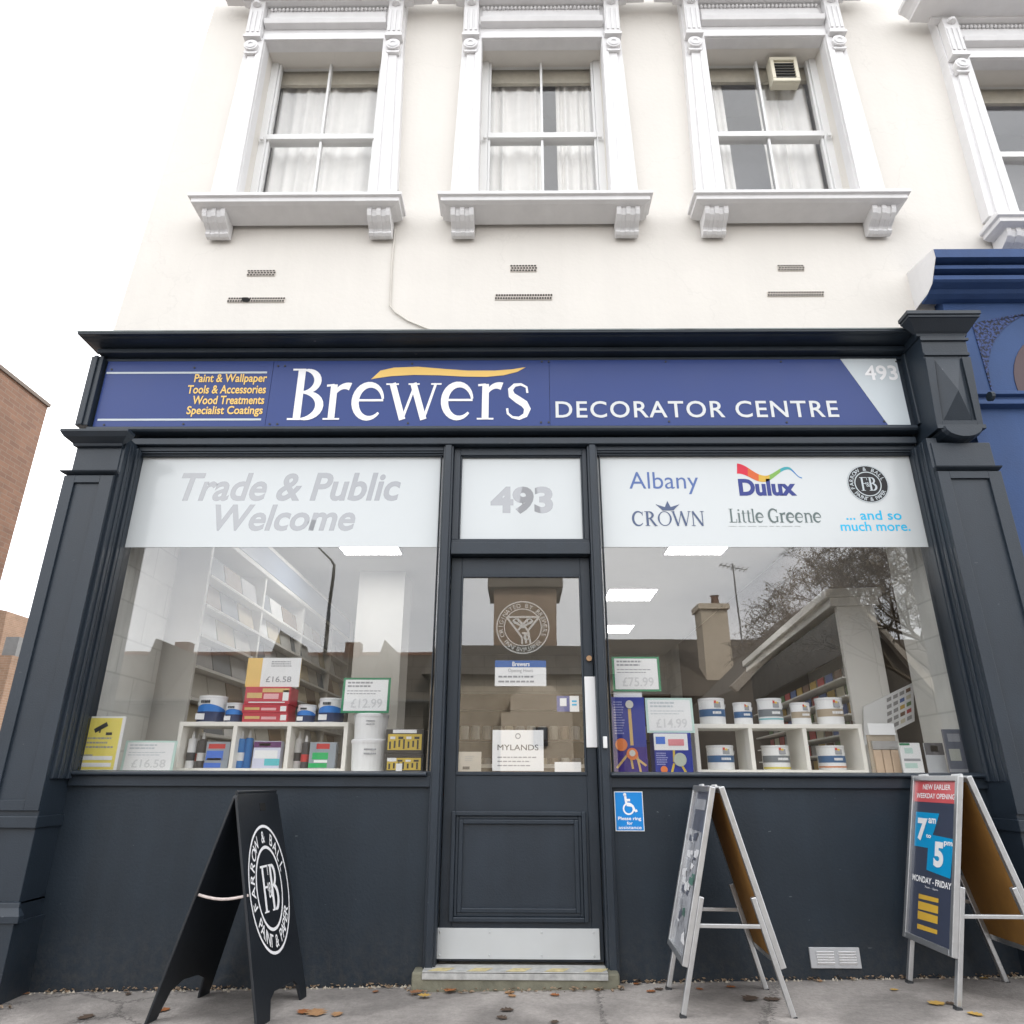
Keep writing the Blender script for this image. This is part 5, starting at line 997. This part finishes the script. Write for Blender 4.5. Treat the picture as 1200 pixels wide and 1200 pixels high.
# ------------------------------------------------------------------ the other side of the street, seen as reflections in the glass
SLATE = brick_mat('slate_roof', (.085, .07, .052), (.07, .058, .045), (.05, .045, .04), 3.2, 5, .3); STONE = brick_mat('stone_wall', (.10, .085, .065), (.085, .072, .057), (.12, .10, .085), 2.5, 5, .2)
def hall(name, label, x0, x1, ye, yr, ze, zr, cat='building', m=STONE):
    r_ = empty(name, label, cat); MB().box(x0, x1, yr*2-ye, ye, -.2, ze).build('wall', m, r_)
    MB().add([(x0-.3, ye+.35, ze-.12), (x1+.3, ye+.35, ze-.12), (x1+.3, yr, zr), (x0-.3, yr, zr), (x0-.3, 2*yr-ye, ze-.12), (x1+.3, 2*yr-ye, ze-.12)], [(0, 1, 2, 3), (3, 2, 5, 4), (0, 3, 4), (1, 5, 2)]).build('roof', SLATE, r_)
    return r_
h1 = hall('terrace_house', 'low stone terrace across the road reflected in the window of the yellow notice', -18, -3.2, -20, -23, 3.4, 5.35)
for x in (-15.6, -12.4, -8.2, -4.6):
    MB().poly([(x-.6, 3.2), (x+.6, 3.2), (x, 5.35+.3*(x == -8.2))], -23, -19.7).build('dormer', STONE, h1)
for x in (-13, -6.4): MB().box(x-.28, x+.28, -23.3, -22.8, 4.8, 5.8).build('chimney', BR, h1)
h2 = hall('church_hall', 'stone church hall with a pale shaped gable reflected in the door glass', -3.0, 3.2, -20, -24, 4.3, 5.9, m=brick_mat('hall_stone', (.46, .395, .30), (.42, .36, .275), (.34, .29, .23), 2.2, 4.4, .25))
MB().poly([(-.6, -.1), (1.7, -.1), (1.7, 2.9), (1.45, 2.9), (1.45, 3.4), (1.05, 3.75), (.1, 3.75), (-.3, 3.4), (-.3, 2.9), (-.6, 2.9)], -19.9, -19.3).build('porch', mat('pale_stone', (.62, .53, .41), .9, .1, 6), h2)
MB().poly([(.45, 1.9), (.9, 1.9), (.9, 2.45), (.45, 2.45)], -19.28, -19.2).build('window', DARKINK, h2)
tw = empty('church_tower', 'square brown church tower with a tall pale spire reflected above the door', 'church tower')
MB().box(-1.15, 1.68, -30, -27.2, -.2, 9.35).build('tower', brick_mat('tower_brick', (.33, .24, .17), (.30, .21, .15), (.27, .21, .16)), tw); MB().box(-1.45, 1.98, -30.2, -26.9, 9.1, 9.55).build('eave', mat('eave_dark', (.12, .10, .08), .8, .1), tw)
MB().add([(-.62, -28, 9.55), (1.5, -28, 9.55), (1.5, -29.6, 9.55), (-.62, -29.6, 9.55), (.55, -28.8, 17.3)], [(0, 1, 4), (1, 2, 4), (2, 3, 4), (3, 0, 4), (3, 2, 1, 0)]).build('spire', mat('spire_lead', (.16, .15, .14), .7, .08, 3), tw)
h3 = hall('stone_house', 'dark roofed house with a tall pale chimney reflected in the brand film window', 3.4, 17, -20, -24, 3.6, 6.15)
cq = MB(); cq.box(6.5, 7.45, -21.6, -20.7, 3.8, 6.6); cq.box(6.42, 7.53, -21.7, -20.6, 6.6, 6.8); ch = cq.build('chimney', MATS['pale_stone'], h3)
MB().lathe([(.16, 6.8), (.13, 7.15), (.17, 7.2)], 7.15, -21.1, 12).build('chimney_pot', BR, ch)
ae = MB(); ae.tube([(8.0, -21.2, 5.2), (8.0, -21.2, 8.5)], .03, 6); ae.tube([(7.5, -21.2, 8.45), (8.5, -21.2, 8.25)], .02, 6)
for k in range(7): ae.tube([(7.55+k*.15, -21.5, 8.44-k*.03), (7.55+k*.15, -20.9, 8.44-k*.03)], .014, 5)
ae.build('aerial', mat('aerial_grey', (.2, .2, .2), .5), h3)
g4 = empty('gabled_house', 'house gable with pale barge boards reflected beyond the paint tins', 'house'); A = at(983, 686, 14); Bq = at(868, 805, 14); Cq = at(1095, 812, 14)
MB().poly([(Bq.x, -.2), (Cq.x, -.2), (Cq.x, Cq.z), (A.x, A.z), (Bq.x, Bq.z)], -19, -14.1).build('wall', mat('dark_render', (.13, .115, .095), .9, .15, 2), g4)
bg_ = MB(); 
for q in (Bq, Cq): bg_.poly([(A.x, A.z), (A.x, A.z+.13), (q.x+.25*(1 if q.x > A.x else -1), q.z+.02), (q.x+.1*(1 if q.x > A.x else -1), q.z-.12)], -14.1, -13.9)
bg_.build('barge_board', mat('barge_pale', (.52, .46, .38), .7, .1), g4)
rg = MB(); rg.box(-18.3, -2.9, -23.08, -22.92, 5.32, 5.45); rg.build('ridge', mat('ridge_tile', (.22, .12, .08), .8, .2), h1)
gt = MB(); gt.tube([(-18.2, -19.58, 3.28), (-3.0, -19.58, 3.28)], .06, 6); gt.tube([(-10.6, -19.9, 3.2), (-10.6, -19.9, 0)], .045, 6); gt.build('gutter', mat('gutter_black', (.02, .02, .02), .4), h1)
# street lamp
lp = empty('street_lamp', 'tall dark street lamp with a short bent arm reflected beside the white column', 'street lamp'); q = at(378, 785, 9)
MB().tube([(q.x, -9, -.1), (q.x, -9, 1.2), (q.x, -9, 1.25), (q.x, -9, 3.9)], [.07, .07, .042, .036], 10).build('pole', mat('lamp_pole', (.05, .048, .04), .6, .1), lp)
e1 = at(384, 660, 9); MB().tube([(q.x, -9, 3.9), (q.x+.02, -9, e1.z-.25), (e1.x+.12, -9, e1.z-.02), (e1.x+.05, -9, e1.z+.08), (at(372, 640, 9).x, -9, at(372, 640, 9).z)], [.034, .034, .03, .02, .016], 8).build('arm', MATS['lamp_pole'], lp)
hd = at(363, 620, 9); MB().lathe([(.05, hd.z), (.1, hd.z+.05), (.12, hd.z+.16), (.06, hd.z+.2)], hd.x+.05, -9, 12).build('lamp_head', MATS['lamp_pole'], lp)
# tree
def tree(x, y, h, seed, lab):
    r_ = empty('street_tree', lab, 'tree'); rnd = random.Random(seed); tk = MB(); tg = MB(); lf = MB()
    def grow(p, d_, ln, rad, dep):
        e = p+d_*ln; (tk if dep < 2 else tg).tube([p, (p+e)/2+Vec((rnd.uniform(-.05, .05), rnd.uniform(-.05, .05), 0))*ln, e], [rad, rad*.8, rad*.62], 6 if dep < 3 else 3)
        if dep >= 7:
            for k in range(4):
                q_ = e+Vec((rnd.uniform(-.26, .26), rnd.uniform(-.26, .26), rnd.uniform(-.2, .26))); tg.tube([e, (e+q_)/2+Vec((0, 0, .03)), q_], [.007, .006, .004], 3)
            for k in range(4):
                o_ = e+Vec((rnd.uniform(-.3, .3), rnd.uniform(-.3, .3), rnd.uniform(-.25, .25))); s = rnd.uniform(.015, .045); a, b_ = Vec((rnd.gauss(0, 1), rnd.gauss(0, 1), rnd.gauss(0, 1))).normalized(), Vec((rnd.gauss(0, 1), rnd.gauss(0, 1), rnd.gauss(0, 1))).normalized()
                lf.add([o_-a*s, o_+b_*s*.6, o_+a*s, o_-b_*s*.6], [(0, 1, 2, 3)])
            return
        for k in range(3 if dep < 6 else 2): nd = (d_+Vec((rnd.uniform(-1, 1), rnd.uniform(-1, 1), rnd.uniform(-.45, .5)))*.8).normalized(); grow(e, nd, ln*rnd.uniform(.68, .88), rad*.62, dep+1)
    tk.tube([(x, y, -.2), (x+.05, y, 1.2), (x, y, 2.5)], [.2, .15, .13], 8)
    for k in range(4): a_ = k*1.57+.4; grow(Vec((x, y, 2.4+.06*k)), Vec((.8*math.cos(a_), .8*math.sin(a_), .75)).normalized(), h, .085, 1)
    BK = mat('bark', (.10, .08, .055), .9, .2, 12); tr_ = tk.build('trunk', BK, r_); tg.build('crown', BK, r_); lf.build('leaves', mat('autumn_leaf', (.22, .17, .10), .8, .4, 20), r_)
tree(9.5, -12.2, 1.22, 5, 'half bare street tree with thin brown twigs reflected beside the wall pier')
